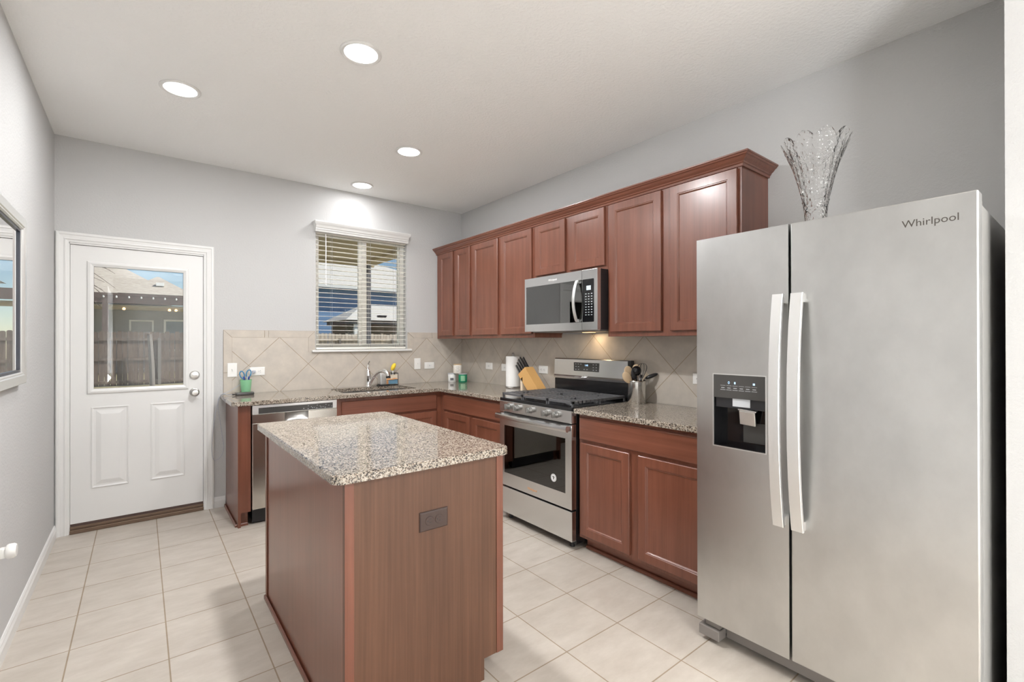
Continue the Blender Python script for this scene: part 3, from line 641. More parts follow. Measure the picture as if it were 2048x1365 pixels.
# oven door with opening
dj = MB(); a, c, z0, z1 = -1.655, -2.303, .357, .712
dj.box(xf, -.625, c, a, .262, z0).box(xf, -.625, c, a, z1, .806).box(xf, -.625, a, ry0-.002, .262, .806).box(xf, -.625, ry1+.002, c, .262, .806)
od = dj.build('oven_door', 'stainless_y', r)
B(xf+.001, xf+.006, c, a, z0, z1).build('window_glass', 'oven_glass', od)
B(-.640, -.624, c+.004, a-.004, z0+.002, z1-.002).build('inner_liner', 'black_enamel', od)
q = MB(); q.tube([(xf-.052, ry0-.02, .782), (xf-.052, ry0-.2, .782), (xf-.052, yc, .782), (xf-.052, ry1+.2, .782), (xf-.052, ry1+.02, .782)], .019, 16, flat=.55)
q = MB(); b = bmesh.new(); secs = []
for i in range(17):
    u = -1+2*i/16; y = yc+u*-.378; bow = -.012*(1-u*u); P = [(-.030, -.022), (-.046, -.018), (-.052, 0), (-.046, .018), (-.030, .022), (-.026, 0)]
    secs.append([b.verts.new((xf+px+bow, y, .782+pz)) for px, pz in P])
for A, C in zip(secs, secs[1:]):
    for k in range(6): b.faces.new((A[k], A[(k+1) % 6], C[(k+1) % 6], C[k]))
b.faces.new(secs[0]); b.faces.new(secs[-1]); bmesh.ops.recalc_face_normals(b, faces=b.faces[:]); q.merge(b)
q.box(xf-.035, xf-.0005, ry0-.035, ry0-.008, .766, .798, bev=.003).box(xf-.035, xf-.0005, ry1+.008, ry1+.035, .766, .798, bev=.003)
q.build('oven_handle', 'stainless_y', od, True)
B(xf, -.625, ry1+.002, ry0-.002, .058, .250, bev=.003).build('storage_drawer', 'stainless_y', r)
M = Matrix((-Y, Z, Vector((-1, 0, 0)))).transposed().to_4x4(); M.translation = Vector((xf-.0004, yc+.005, .300)); MB().text('Whirlpool', .024, M, .0003).build('logo', 'caddy_orange', od)
st = MB().cyl((xf+.0008, -2.192, .433), .026, .0012, 28, '-x').build('energy_sticker', 'sticker_white', od)
q = MB(); 
for rr in (.021,): q.tube([(xf-.0006, -2.192+rr*math.cos(t*pi/12), .433+rr*math.sin(t*pi/12)) for t in range(24)], .0008, 6, closed=True)
q.box(xf-.0012, xf-.0004, -2.203, -2.181, .436, .441).box(xf-.0012, xf-.0004, -2.199, -2.186, .428, .431).box(xf-.0012, xf-.0004, -2.196, -2.190, .422, .445); q.build('sticker_print', 'logo_dark', st)
for y in (-1.714, -1.815, -1.962, -2.122, -2.224):
    kq = MB().lathe([(0, 0), (.024, 0), (.024, .004), (.020, .006), (.0185, .030), (.016, .032), (0, .032)], 28, (xf, y, .857), Matrix.Rotation(-pi/2, 4, 'Y')).build('control_knob', 'knob_metal', r, True)
    MB().box(xf-.044, xf-.030, y-.006, y+.006, .837, .877, bev=.003).build('grip', 'knob_metal', kq, True)
# burners and grates
for (x, y, rr) in ((-.50, -1.745, .045), (-.50, -2.215, .042), (-.24, -1.745, .036), (-.24, -2.215, .036), (-.37, -1.98, .04)):
    MB().lathe([(0, 0), (rr+.012, 0), (rr+.008, .008), (rr, .010), (rr, .016), (rr-.006, .020), (0, .021)], 28, (x, y, .915)).build('burner', 'cast_iron', r, True)
zt = .952
for gi, (ya, yb) in enumerate(((ry0-.012, -1.842), (-1.848, -2.110), (-2.116, ry1+.012))):
    q = MB(); t = .006
    q.box(-.648, -.112, ya-.012, ya, .935, zt, bev=.002).box(-.648, -.112, yb, yb+.012, .935, zt, bev=.002)
    q.box(-.648, -.626, yb, ya, .935, zt, bev=.002).box(-.128, -.112, yb, ya, .935, zt, bev=.002)
    ym = (ya+yb)/2; nb = 13
    for i in range(1, nb):
        x = -.632+.51*i/nb
        if gi != 1:
            hw = .028 if min(abs(x+.50), abs(x+.24)) < .03 else 0
        else: hw = .035 if abs(x+.37) < .05 else 0
        if hw: q.box(x-.005, x+.005, ym+hw, ya, .938, zt).box(x-.005, x+.005, yb, ym-hw, .938, zt)
        else: q.box(x-.005, x+.005, yb, ya, .938, zt)
    for yy in (ym-.055, ym+.055): q.box(-.632, -.12, yy-.005, yy+.005, .936, zt-.003)
    for x in (-.64, -.38, -.12):
        for y in (ya-.006, yb+.006): q.box(x-.006, x+.006, y-.005, y+.005, .9145, .936)
    q.build('grate', 'cast_iron', r)
# backguard
b = bmesh.new(); pr = [(-.030, 1.040), (-.098, 1.040), (-.100, 1.056), (-.092, 1.068), (-.086, 1.196), (-.078, 1.202), (-.030, 1.202)]
A = [b.verts.new((x, ry0, z)) for x, z in pr]; C = [b.verts.new((x, ry1+.012, z)) for x, z in pr]; k = len(pr)
for i in range(k): j = (i+1) % k; b.faces.new((A[i], A[j], C[j], C[i]))
b.faces.new(A); b.faces.new(C); bmesh.ops.recalc_face_normals(b, faces=b.faces[:]); q = MB(); q.merge(b); bgd = q.build('backguard', 'stainless_y', r)
B(-.092, -.031, ry1+.002, ry0-.006, .893, 1.0395, bev=.004).build('riser', 'black_enamel', r)
B(-.070, -.030, ry1-.0, ry1+.0115, 1.04, 1.200).build('end_cap', 'black_plastic', r)
dsp = MB().rects((-.0905, -1.825, 1.104), -Y, Z, .260, .068, [(0, -.006), (0, .001), (.001, .0015)]).build('display_panel', 'charcoal_panel', bgd) if False else MB().rects((-.0885, -1.822, 1.105), -Y, Z, .262, .068, [(0, -.006), (0, .003), (.001, .0035)]).build('display_panel', 'charcoal_panel', r)
q = MB(); x = -.0925
for i, (y, z) in enumerate([(-1.845, 1.160), (-1.872, 1.160), (-1.90, 1.160), (-2.03, 1.160), (-2.06, 1.160), (-1.848, 1.140), (-1.875, 1.140), (-2.03, 1.138), (-2.06, 1.138), (-1.845, 1.118), (-1.875, 1.118), (-1.935, 1.120), (-1.965, 1.120), (-2.03, 1.118), (-2.06, 1.118)]):
    q.box(x-.0006, x+.0008, y-.006, y+.006, z-.002, z+.002)
q.build('button_marks', 'label_grey', dsp)
M = Matrix((-Y, Z, Vector((-1, 0, 0)))).transposed().to_4x4(); M.translation = Vector((-.0925, -1.958, 1.152)); MB().text('1:40', .020, M, .0003).build('clock', 'display_blue', dsp)
for x in (-.60, -.08):
    for y in (ry0-.06, ry1+.06): MB().cyl((x, y, 0), .016, .036, 12).build('foot', 'black_plastic', r)

# ------------------------------------------------------------------ microwave
my0, my1, mz0, mz1 = -1.6045, -2.3615, 1.419, 1.8315; xm_ = -.420
r = thing('microwave', 'stainless over-the-range microwave with black glass and curved handle', 'microwave', (-.2, yc, mz0))
B(-.385, -.011, my1, my0, mz0, mz1).build('body', 'black_plastic', r)
ms = -2.219
dj = MB(); a, c, z0, z1 = -1.622, ms, 1.472, 1.766
dj.box(xm_, -.386, a, my0, mz0-.003, mz1).box(xm_, -.386, c, a, mz0-.003, z0).box(xm_, -.386, c, a, z1, mz1); dj.build('door', 'stainless_y', r); md = r.children[-1]
md = [o for o in r.children if o.name.startswith('door')][0]
B(xm_+.001, xm_+.005, c, a, z0, z1).build('door_glass', 'microwave_glass', md)
MB_ring((xm_+.007, a, z0), -Y, Z, a-c, z1-z0, [(0, 0), (0, .001), (.028, .001), (.028, 0)]).build('glass_border', 'black_gloss', md)
B(-.398, -.3865, c, a, z0, z1).build('mesh_screen', 'label_grey', md)
q = MB(); q.box(xm_, -.386, my1, ms-.002, mz0-.003, mz1, bev=.002); cp = q.build('control_column', 'stainless_y', r)
kp = MB().rects((xm_, ms-.006, 1.472), -Y, Z, .106, .294, [(0, -.004), (0, .0008), (.001, .0012)], radius=.006).build('keypad', 'black_gloss', cp)
MB().rects((xm_-.0012, ms-.045, 1.690), -Y, Z, .040, .030, [(0, -.0005), (0, .0006)]).build('clock_display', 'display_white', kp)
q = MB()
for i in range(9):
    for j in range(3): q.box(xm_-.0018, xm_-.001, ms-.034-.026*j-.012, ms-.034-.026*j, 1.662-i*.018, 1.667-i*.018)
q.build('key_marks', 'label_grey', kp)
b = bmesh.new(); secs = []
for i in range(19):
    u = -1+2*i/18; z = 1.619+u*.138; o_ = .014+.032*(1-u*u); y = ms+.034
    secs.append([b.verts.new((xm_-o_+dx, y+dy, z)) for dx, dy in ((0, -.012), (0, .012), (-.006, .012), (-.010, 0), (-.006, -.012))])
for A, C in zip(secs, secs[1:]):
    for k in range(5): b.faces.new((A[k], A[(k+1) % 5], C[(k+1) % 5], C[k]))
b.faces.new(secs[0]); b.faces.new(secs[-1]); bmesh.ops.recalc_face_normals(b, faces=b.faces[:]); q = MB(); q.merge(b)
for z in (1.484, 1.754): q.box(xm_-.016, xm_-.0003, ms+.022, ms+.046, z-.010, z+.010, bev=.002)
q.build('handle', 'satin_aluminium', md, True)
M = Matrix((-Y, Z, Vector((-1, 0, 0)))).transposed().to_4x4(); M.translation = Vector((xm_-.0004, -1.925, 1.797)); MB().text('Whirlpool', .022, M, .0003).build('logo', 'sticker_white', md)
q = MB(); q.box(-.36, -.05, my1+.03, my0-.03, mz0-.010, mz0-.0002); q.build('underside_filter', 'grey_plastic', r)
q = MB(); q.box(-.16, -.10, -2.06, -1.98, mz0-.0125, mz0-.0102); q.build('cooktop_lamp', 'warm_bulb', r)
lamp('AREA', 'microwave_task_light', (-.10, -2.02, mz0-.016), .35, (1, .74, .45), (0, 0, 0), shape='RECTANGLE', size=.08, size_y=.05)

# ------------------------------------------------------------------ refrigerator
fy0, fy1, fs, fz0, fz1, fx = -3.3236, -4.2365, -3.7120, .100, 1.7930, -.8424
r = thing('refrigerator', 'stainless side-by-side refrigerator with water dispenser', 'refrigerator', (-.45, -3.78, 0))
B(-.770, -.075, fy1+.004, fy0-.004, .035, 1.765, bev=.003).build('body', 'fridge_side', r)
# freezer door with dispenser opening
a, c, z0, z1 = -3.399, -3.625, .880, 1.197
q = MB(); q.box(fx, -.778, a, fy0, fz0, fz1).box(fx, -.778, fs+.0045, c, fz0, fz1).box(fx, -.778, c, a, fz0, z0).box(fx, -.778, c, a, z1, fz1)
bmesh.ops.remove_doubles(q.bm, verts=q.bm.verts[:], dist=1e-5)
fd = q.build('freezer_door', 'stainless_fridge', r)
rd = B(fx, -.778, fy1, fs-.0035, fz0, fz1, bev=.004).build('fridge_door', 'stainless_fridge', r)
B(-.7775, -.7705, fy1+.015, fy0-.015, .11, 1.78).build('door_seal', 'dark_gap', r)
# dispenser
dp = MB_ring((fx, a+.0, z0), -Y, Z, a-c, z1-z0, [(0, -.001), (0, .002), (.004, .002), (.004, -.03), (0, -.03)]).build('dispenser_bezel', 'satin_aluminium', fd)
B(fx-.001, fx+.05, c+.004, a-.004, 1.094, z1-.004).build('dispenser_control', 'charcoal_panel', fd); dc = [o for o in fd.children if o.name.startswith('dispenser_control')][0]
q = MB(); q.box(fx+.058, fx+.062, c+.004, a-.004, z0+.004, 1.094).box(fx+.001, fx+.060, a-.007, a-.004, z0+.004, 1.094).box(fx+.001, fx+.060, c+.004, c+.007, z0+.004, 1.094).box(fx+.001, fx+.060, c+.004, a-.004, z0+.004, z0+.008); q.build('dispenser_cavity', 'black_gloss', fd)
B(fx+.008, fx+.055, c+.006, a-.010, 1.052, 1.094).build('dispenser_chute', 'black_plastic', fd)
B(fx+.005, fx+.008, -3.557, -3.484, 1.060, 1.096).build('dispenser_label', 'label_grey', fd)
M = Matrix.Translation((fx+.030, -3.535, 1.015)) @ Matrix.Rotation(math.radians(-16), 4, 'Y') @ Matrix.Rotation(math.radians(4), 4, 'X')
q = MB(); q.box(-.004, .004, -.033, .033, -.035, .028, bev=.003, M=M); q.box(-.004, .014, -.038, .038, .028, .036, bev=.003, M=M); q.build('dispenser_paddle', 'satin_aluminium', fd)
MB().rects((fx+.057, -3.505, .905), -Y, Z, .10, .085, [(0, -.001), (0, .001), (.002, .0015)]).build('drip_panel', 'charcoal_panel', fd)
q = MB()
for i in range(6): q.box(fx-.0018, fx-.0010, -3.434-.0265*i-.022, -3.434-.0265*i, 1.128, 1.1295); q.box(fx-.0018, fx-.0010, -3.434-.0265*i-.018, -3.434-.0265*i-.004, 1.136, 1.1385); q.box(fx-.0018, fx-.0010, -3.434-.0265*i-.022, -3.434-.0265*i, 1.1465, 1.1475); 
q.build('button_marks', 'label_grey', dc)
q = MB(); q.tube([(fx-.0015, -3.471+.003*math.cos(t*pi/6), 1.160+.005*math.sin(t*pi/6)) for t in range(12)], .0008, 6, closed=True); q.box(fx-.002, fx-.001, -3.500, -3.494, 1.155, 1.164).box(fx-.002, fx-.001, -3.580, -3.572, 1.155, 1.163); q.build('indicator_lights', 'display_blue', dc)
# handles: long bowed bars
def fhandle(y0, y1, par):
    b = bmesh.new(); secs = []
    for i in range(25):
        u = -1+2*i/24; z = 1.069+u*.451; o_ = .020+.040*(1-abs(u)**2.2); y_a, y_b = y0, y1
        secs.append([b.verts.new((fx-o_+dx, y, z)) for dx, y in ((0, y_b), (0, y_a), (-.012, y_a), (-.0135, y_a-.002), (-.0135, y_b+.002), (-.012, y_b))])
    for A, C in zip(secs, secs[1:]):
        for k in range(6): b.faces.new((A[k], A[(k+1) % 6], C[(k+1) % 6], C[k]))
    b.faces.new(secs[0]); b.faces.new(secs[-1]); bmesh.ops.recalc_face_normals(b, faces=b.faces[:]); q = MB(); q.merge(b)
    q.box(fx-.026, fx-.0003, y1+.004, y0-.004, 1.485, 1.518).box(fx-.026, fx-.0003, y1+.004, y0-.004, .620, .653)
    q.build('handle', 'satin_aluminium', par)
fhandle(-3.660, -3.700, fd); fhandle(-3.727, -3.769, rd)
M = Matrix((-Y, Z, Vector((-1, 0, 0)))).transposed().to_4x4(); M.translation = Vector((fx-.0004, -4.125, 1.7195)); lg = MB().text('Whirlpool', .0335, M, .0003).build('logo', 'logo_dark', rd)
q = MB(); q.tube([(fx-.0006, -4.128-.022*math.cos(t)*1.0-.010*math.sin(t), 1.7185+.0135*math.sin(t)+.011*math.cos(t)*-1) for t in [(-.9+2.2*i/14) for i in range(15)]], .0005, 6); q.build('logo_swoosh', 'logo_grey', lg)
# base grille and feet
B(-.775, -.755, fy1+.01, fy0-.10, .022, .094).build('base_grille', 'grey_plastic', r); gr = [o for o in r.children if o.name.startswith('base_grille')][0]
q = MB(); [q.box(-.7765, -.7752, -3.64, -3.47, .060+.010*i, .065+.010*i) for i in range(3)]; q.build('grille_slots', 'dark_gap', gr)
q = MB(); q.box(-.838, -.775, fy0-.098, fy0-.004, .022, .066, bev=.003).box(-.825, -.775, fy0-.095, fy0-.03, .070, .098, bev=.002); q.build('hinge_cover', 'grey_plastic', r)
for x in (-.72, -.12):
    for y in (fy0-.06, fy1+.06): MB().cyl((x, y, 0), .020, .036, 14).build('foot', 'black_plastic', r)
q = MB(); q.box(-.80, -.70, fy1+.008, fy1+.075, 1.7655, 1.784, bev=.004).box(-.80, -.70, fy0-.075, fy0-.008, 1.7655, 1.784, bev=.004); q.build('top_hinge', 'grey_plastic', r)

# ------------------------------------------------------------------ vase on the refrigerator
def scal(r, z, a):
    t = max(0, (z-.25)/.14); s = abs(math.cos(5*a)); fl = 1+.05*t*t*(s-.5)
    k = 1+.035*math.cos(18*a)*min(1, max(0, (z-.14)/.05))*(1 if z < .36 else .4)
    return r*fl*k, z+(.034*t*t*(s**.7-.7) if t > 0 else 0)
po = [(0, 0), (.038, 0), (.040, .006), (.036, .014), (.037, .05), (.041, .10), (.046, .140), (.049, .144), (.047, .150), (.053, .18), (.064, .23), (.080, .29), (.097, .335), (.112, .372), (.122, .392)]
pin = [(.120, .391), (.1095, .371), (.0945, .335), (.0775, .29), (.0615, .23), (.0505, .18), (.043, .15), (.037, .10), (.032, .05), (.030, .02), (0, .018)]
v = MB().lathe(po+pin, 108, (-.645, -3.735, 1.7655), mod=lambda r, z, a: scal(r, z, a)).build('crystal_vase', 'crystal', None, True)
tag(v, 'clear cut crystal vase with scalloped rim on top of the refrigerator', 'vase')

# ------------------------------------------------------------------ recessed ceiling lights
def can(x, y, label):
    t = thing('recessed_light', label, 'ceiling light', (x, y, H), 'recessed ceiling lights')
    MB().lathe([(.080, -.0005), (.099, -.0005), (.099, -.004), (.092, -.009), (.080, -.006), (.080, -.0005)], 48, (x, y, H)).build('trim_ring', 'white_trim', t, True)
    MB().cyl((x, y, H-.005), .0795, .004, 40).build('lens', 'lamp_glow', t)
    return t
cans = [(-1.961, -2.188, 'round recessed ceiling light, largest, top centre of the ceiling'), (-2.641, -1.233, 'round recessed ceiling light near the back door side'), (-1.237, -1.227, 'round recessed ceiling light out in front of the upper cabinets'), (-1.231, -.262, 'round recessed ceiling light right above the window')]
for x, y, l in cans:
    can(x, y, l); lamp('AREA', 'can_lamp', (x, y, H-.012), 2.5 if y > -.5 else 8 if x < -2.5 else 11 if y > -2 else 33, (.985, .99, 1), (0, 0, 0), shape='DISK', size=.15)
for x, y in ((-2.2, -5.6), (-.6, -5.6), (-2.2, -7.6), (-.2, -7.6), (1.2, -6.4)):  # extra unseen ceiling lights, added to brighten the room
    can(x, y, 'added round recessed ceiling light, unseen, in the living area behind the viewer'); lamp('AREA', 'can_lamp', (x, y, H-.012), 20, (1, .985, .96), (0, 0, 0), shape='DISK', size=.15, spread=math.radians(140))

# ------------------------------------------------------------------ framed mirror on left wall
t = thing('wall_mirror', 'framed mirror hanging on the left wall reflecting the yard', 'mirror', (XL, -1.85, 1.53))
y0, y1, z0, z1 = -2.48, -1.222, 1.142, 1.928
MB_ring((XL+.001, y0, z0), Y, Z, y1-y0, z1-z0, [(0, 0), (0, .026), (.003, .030), (.040, .030), (.044, .026), (.050, .026), (.054, .020), (.054, 0)]).build('frame', 'frame_silver', t)
MB_ring((XL+.001, y0+.054, z0+.054), Y, Z, y1-y0-.108, z1-z0-.108, [(0, 0), (0, .016), (.012, .016), (.012, 0)]).build('inner_border', 'frame_dark', t)
B(XL+.002, XL+.010, y0+.06, y1-.06, z0+.06, z1-.06).build('mirror_glass', 'mirror_glass', t)

# ------------------------------------------------------------------ faucet
fxx, fyy = -1.10, -.072
t = thing('kitchen_faucet', 'chrome kitchen faucet with lever and arched pull-out spout', 'faucet', (fxx, fyy, ZC))
MB().lathe([(0, 0), (.030, 0), (.030, .004), (.026, .008), (.0235, .02), (.0225, .10), (.0245, .104), (.0235, .108), (.0215, .135), (.018, .150), (.010, .158), (0, .16)], 28, (fxx, fyy, ZC)).build('faucet_body', 'chrome', t, True)
MB().tube([(fxx, fyy, ZC+.150), (fxx, fyy+.008, ZC+.175), (fxx+.003, fyy+.012, ZC+.205), (fxx+.006, fyy+.004, ZC+.228), (fxx+.008, fyy-.006, ZC+.240)], [.013, .010, .008, .007, .008], 12, flat=.8).build('lever', 'chrome', t, True)
SD = Vector((.50, -.866, 0)).normalized()
def FP(d, h): return Vector((fxx, fyy, ZC+h))+SD*d
sp = MB().tube([FP(.012, .015), FP(.035, .055), FP(.068, .100), (FP(.105, .132)), FP(.140, .147), FP(.172, .150)], [.016, .0155, .015, .0145, .0145, .0155], 16).build('spout', 'chrome', t, True)
MB().tube([FP(.166, .150), FP(.200, .146), FP(.222, .130), FP(.230, .105)], [.0165, .020, .022, .021], 18).build('spray_head', 'chrome', sp, True)
MB().cyl(FP(.230, .086), .022, .019, 20).build('spray_tip', 'black_plastic', sp, True)

# sink caddy: tray, soap dispenser box, brush
cx, cy = -.905, -.070
t = thing('soap_caddy', 'dark wire-edged soap caddy with mountain picture beside the faucet', 'soap dispenser', (cx, cy, ZC))
MB().prism(rpoly([(cx-.10, cy-.05), (cx+.095, cy-.05), (cx+.095, cy+.04), (cx-.10, cy+.04)], .012), ZC, ZC+.008).build('tray', 'black_plastic', t)
B(cx-.090, cx+.020, cy-.038, cy+.030, ZC+.008, ZC+.122, bev=.010, seg=3).build('dispenser_tank', 'satin_aluminium', t, True)
q = MB(); q.box(cx-.030, cx+.086, cy-.0445, cy-.040, ZC+.014, ZC+.104); pb = q.build('picture_panel', 'caddy_cream', t)
MB().prism([(cx-.029, ZC+.015), (cx+.085, ZC+.015), (cx+.085, ZC+.066), (cx+.05, ZC+.074), (cx+.02, ZC+.064), (cx-.005, ZC+.078), (cx-.029, ZC+.070)], 0, .0008, M=Matrix(((1, 0, 0, 0), (0, 0, -1, cy-.0445), (0, 1, 0, 0), (0, 0, 0, 1)))).build('orange_hills', 'caddy_orange', pb)
MB().prism([(cx-.010, ZC+.015), (cx+.085, ZC+.015), (cx+.085, ZC+.058), (cx+.06, ZC+.060), (cx+.03, ZC+.052), (cx-.000, ZC+.056), (cx-.010, ZC+.048)], .0010, .0018, M=Matrix(((1, 0, 0, 0), (0, 0, -1, cy-.0445), (0, 1, 0, 0), (0, 0, 0, 1)))).build('blue_hills', 'caddy_blue', pb)
q = MB(); zs = ZC+.118
q.tube([(cx+.02, cy-.042, zs), (cx+.092, cy-.042, zs), (cx+.092, cy+.034, zs), (cx+.02, cy+.034, zs)], .003, 8); q.tube([(cx-.03, cy-.049, ZC+.055), (cx+.092, cy-.049, ZC+.055), (cx+.092, cy+.034, ZC+.055)], .0015, 6)
for (a, c) in ((cx+.092, cy-.042), (cx+.092, cy+.034), (cx+.022, cy+.034)): q.tube([(a, c, ZC+.006), (a, c, zs)], .0025, 6)
q.build('wire_rack', 'black_plastic', t)
q = MB(); q.cyl((cx-.035, cy, ZC+.121), .013, .012, 18).cyl((cx-.035, cy, ZC+.133), .006, .020, 12).cyl((cx-.035, cy, ZC+.150), .015, .010, 18).box(cx-.040, cx-.030, cy-.045, cy, ZC+.150, ZC+.159, bev=.002); q.build('pump', 'white_plastic', t, True)
t = thing('dish_brush', 'yellow-headed dish brush standing in the soap caddy', 'brush', (cx+.058, cy, ZC+.01))
MB().tube([(cx+.056, cy, ZC+.010), (cx+.056, cy, ZC+.15)], .006, 10).build('handle', 'lens_frost', t, True)
MB().tube([(cx+.048, cy, ZC+.145), (cx+.052, cy-.002, ZC+.160), (cx+.062, cy-.004, ZC+.185), (cx+.074, cy-.004, ZC+.205), (cx+.080, cy-.004, ZC+.213)], [.010, .019, .021, .016, .006], 16).build('brush_head', 'yellow_foam', t, True)

# ------------------------------------------------------------------ candles
def jar(nm, label, x, y, z, r, h, m1, lid, group='candle jars in the corner'):
    t = thing(nm, label, 'candle', (x, y, z), group)
    MB().lathe([(0, 0), (r-.003, 0), (r, .004), (r, h-.006), (r-.003, h-.002), (r-.006, h)], 32, (x, y, z)).build('jar', m1, t, True)
    if lid == 'wood': MB().cyl((x, y, z+h), r-.001, .009, 32, bev=.002).build('lid', 'pale_wood', t, True)
    elif lid == 'white': MB().cyl((x, y, z+h), r+.002, .008, 32, bev=.002).build('lid', 'label_grey', t, True)
    return t
j1 = jar('candle_jar', 'white candle jar with dark label, lower left of the stack', -.208, -.135, ZC, .043, .086, 'candle_white', 'white')
j2 = jar('candle_jar', 'green glass candle jar at the lower right of the stack', -.135, -.236, ZC, .047, .084, 'candle_green', 'white')
j3 = jar('candle_jar', 'cream candle jar with wooden lid resting on the other two', -.170, -.186, ZC+.0945, .046, .088, 'ceramic_cream', 'wood')
fd_ = (Vector((-2.818, -4.476, 0))-Vector((-.2, -.2, 0))).normalized(); sd = Vector((-fd_.y, fd_.x, 0))
def wrap_label(par, c, r, z0, z1, half, m_):
    q = MB(); b = bmesh.new(); V = []
    a0 = math.atan2(fd_.y, fd_.x)
    for i in range(13):
        a = a0-half+2*half*i/12; V.append((b.verts.new((c[0]+r*math.cos(a), c[1]+r*math.sin(a), z0)), b.verts.new((c[0]+r*math.cos(a), c[1]+r*math.sin(a), z1))))
    for A, C in zip(V, V[1:]): b.faces.new((A[0], C[0], C[1], A[1]))
    q.merge(b); return q.build('label', m_, par)
q = wrap_label(j1, (-.208, -.135), .0436, ZC+.020, ZC+.045, .42, 'post_grey'); wrap_label(j2, (-.135, -.236), .0476, ZC+.015, ZC+.070, .5, 'green_cup')
for k in range(4): wrap_label(j3, (-.170, -.186), .0466, ZC+.110+.017*k, ZC+.115+.017*k, .42 if k % 2 else .30, 'logo_grey')

# ------------------------------------------------------------------ paper towel
px_, py_ = -.088, -1.035
t = thing('paper_towel_holder', 'upright paper towel holder with a full white roll on it', 'paper towel', (px_, py_, ZC))
MB().lathe([(0, 0), (.072, 0), (.074, .004), (.070, .009), (.010, .011), (.006, .02), (.006, .300), (.011, .304), (.013, .315), (.008, .324), (0, .326)], 32, (px_, py_, ZC)).build('stand', 'satin_nickel', t, True)
MB().lathe([(.020, .012), (.066, .012), (.068, .014), (.068, .290), (.066, .292), (.020, .292)], 40, (px_, py_, ZC)).build('paper_roll', 'paper', t, True)

# ------------------------------------------------------------------ knife block
# profile drawn in the (-y, z) plane
kx0, kx1 = -.205, -.110
t = thing('knife_block', 'light wooden knife block leaning beside the range', 'knife block', (-.155, -1.42, ZC))
PM = lambda: Matrix(((0, 0, 1, 0), (-1, 0, 0, 0), (0, 1, 0, 0), (0, 0, 0, 1)))
prof = [(1.385, ZC), (1.535, ZC), (1.535, ZC+.006), (1.345, ZC+.207), (1.250, ZC+.137)]
q = MB(); q.prism(prof, kx0, kx1, M=PM()); q.build('block', 'bamboo', t)
q = MB(); q.prism([(1.284, ZC), (1.312, ZC), (1.312, ZC+.120), (1.284, ZC+.095)], kx0, kx1, M=PM()); q.build('support_leg', 'light_wood_edge', t)
dirv = Vector((0, .62, .785)).normalized(); dirv = Vector((0, math.cos(math.radians(50)), math.sin(math.radians(50))))
A0 = Vector((0, -1.250, ZC+.137)); A1 = Vector((0, -1.345, ZC+.207))
ki = 0
def knife(label, base, d, L, w=.009, th=.0055):
    global ki
    k = thing('kitchen_knife', label, 'knife', base, 'knives in the knife block')
    n = (A1-A0).normalized(); Mx = Matrix((Vector((1, 0, 0)), n, d)).transposed().to_4x4(); Mx.translation = base
    MB().box(-th, th, -w, w, .004, L, bev=.003, M=Mx).build('handle', 'black_plastic', k, True)
    q = MB(); q.box(-th-.0006, th+.0006, -w*.85, w*.85, L, L+.007, bev=.001, M=Mx); q.box(-th-.0004, th+.0004, -.0012, .0012, .01, L, M=Mx); q.build('tang', 'satin_nickel', k)
    q = MB(); q.box(-th*.8, th*.8, -w*.9, w*.9, -.001, .006, M=Mx); q.build('bolster', 'satin_nickel', k)
descr = ['lowest row, nearest the viewer', 'lowest row, nearest the tiles', 'second row up, nearest the viewer', 'second row up, nearest the tiles', 'third row up, nearest the viewer', 'third row up, nearest the tiles', 'topmost, nearest the viewer', 'topmost, nearest the tiles']
for row in range(4):
    for cidx, xx in enumerate((-.187, -.150)):
        f = .12+.24*row; p = A0.lerp(A1, f)+Vector((xx, 0, 0)); L = (.088, .100, .115, .118)[row]
        knife('black handled kitchen knife in the block, '+descr[row*2+cidx], p, dirv, L, w=.0085 if row < 3 else .011)
k = thing('kitchen_shears', 'black handled tool slanting out low on the front of the knife block', 'knife', (-.155, -1.25, ZC+.11), 'knives in the knife block')
MB().tube([(-.155, -1.298, ZC+.090-.012), (-.155, -1.262, ZC+.113), (-.155, -1.215, ZC+.150)], [.006, .009, .008], 10).build('handle', 'black_plastic', k, True)
MB().tube([(-.155, -1.306, ZC+.060), (-.155, -1.297, ZC+.082)], .008, 10).build('end_cap', 'satin_nickel', k, True)

# ------------------------------------------------------------------ utensil crock
ux, uy = -.118, -2.452
t = thing('utensil_crock', 'brushed steel utensil crock beside the range', 'utensil holder', (ux, uy, ZC))
MB().lathe([(0, 0), (.060, 0), (.062, .004), (.062, .150), (.0655, .151), (.067, .154), (.0655, .157), (.060, .156), (.060, .010), (0, .010)], 40, (ux, uy, ZC)).build('cup', 'stainless_z', t, True)
cr = Vector((.62, -.785, 0)) # towards screen right: -y-ish
SR = Vector((math.cos(yaw), -math.sin(yaw), 0)); SF = Vector((math.sin(yaw), math.cos(yaw), 0))
def U3(a, b, h): return Vector((ux, uy, ZC))+SR*a+SF*b+Z*h
def head(par, name, m_, c, ax, ru, rv, rw, ln):
    """ellipsoid: c centre, ax long axis"""
    b = bmesh.new(); bmesh.ops.create_uvsphere(b, u_segments=24, v_segments=14, radius=1)
    ax = ax.normalized(); s1 = ax.cross(SF).normalized(); s2 = ax.cross(s1); Mx = Matrix((s1*ru, s2*rv, ax*ln)).transposed().to_4x4(); Mx.translation = c
    q = MB(); q.merge(b, Mx); return q.build(name, m_, par, True)
GU = 'utensils standing in the steel crock'
def spoon(nm, label, m_, foot, neck, c, ru, rv, ln, ax=None):
    k = thing(nm, label, 'utensil', U3(*foot), GU)
    MB().tube([U3(*foot), U3(*neck)], .0055, 10).build('handle', m_, k, True)
    head(k, 'head', m_, U3(*c), ax or (U3(*c)-U3(*foot)), ru, rv, .01, ln)
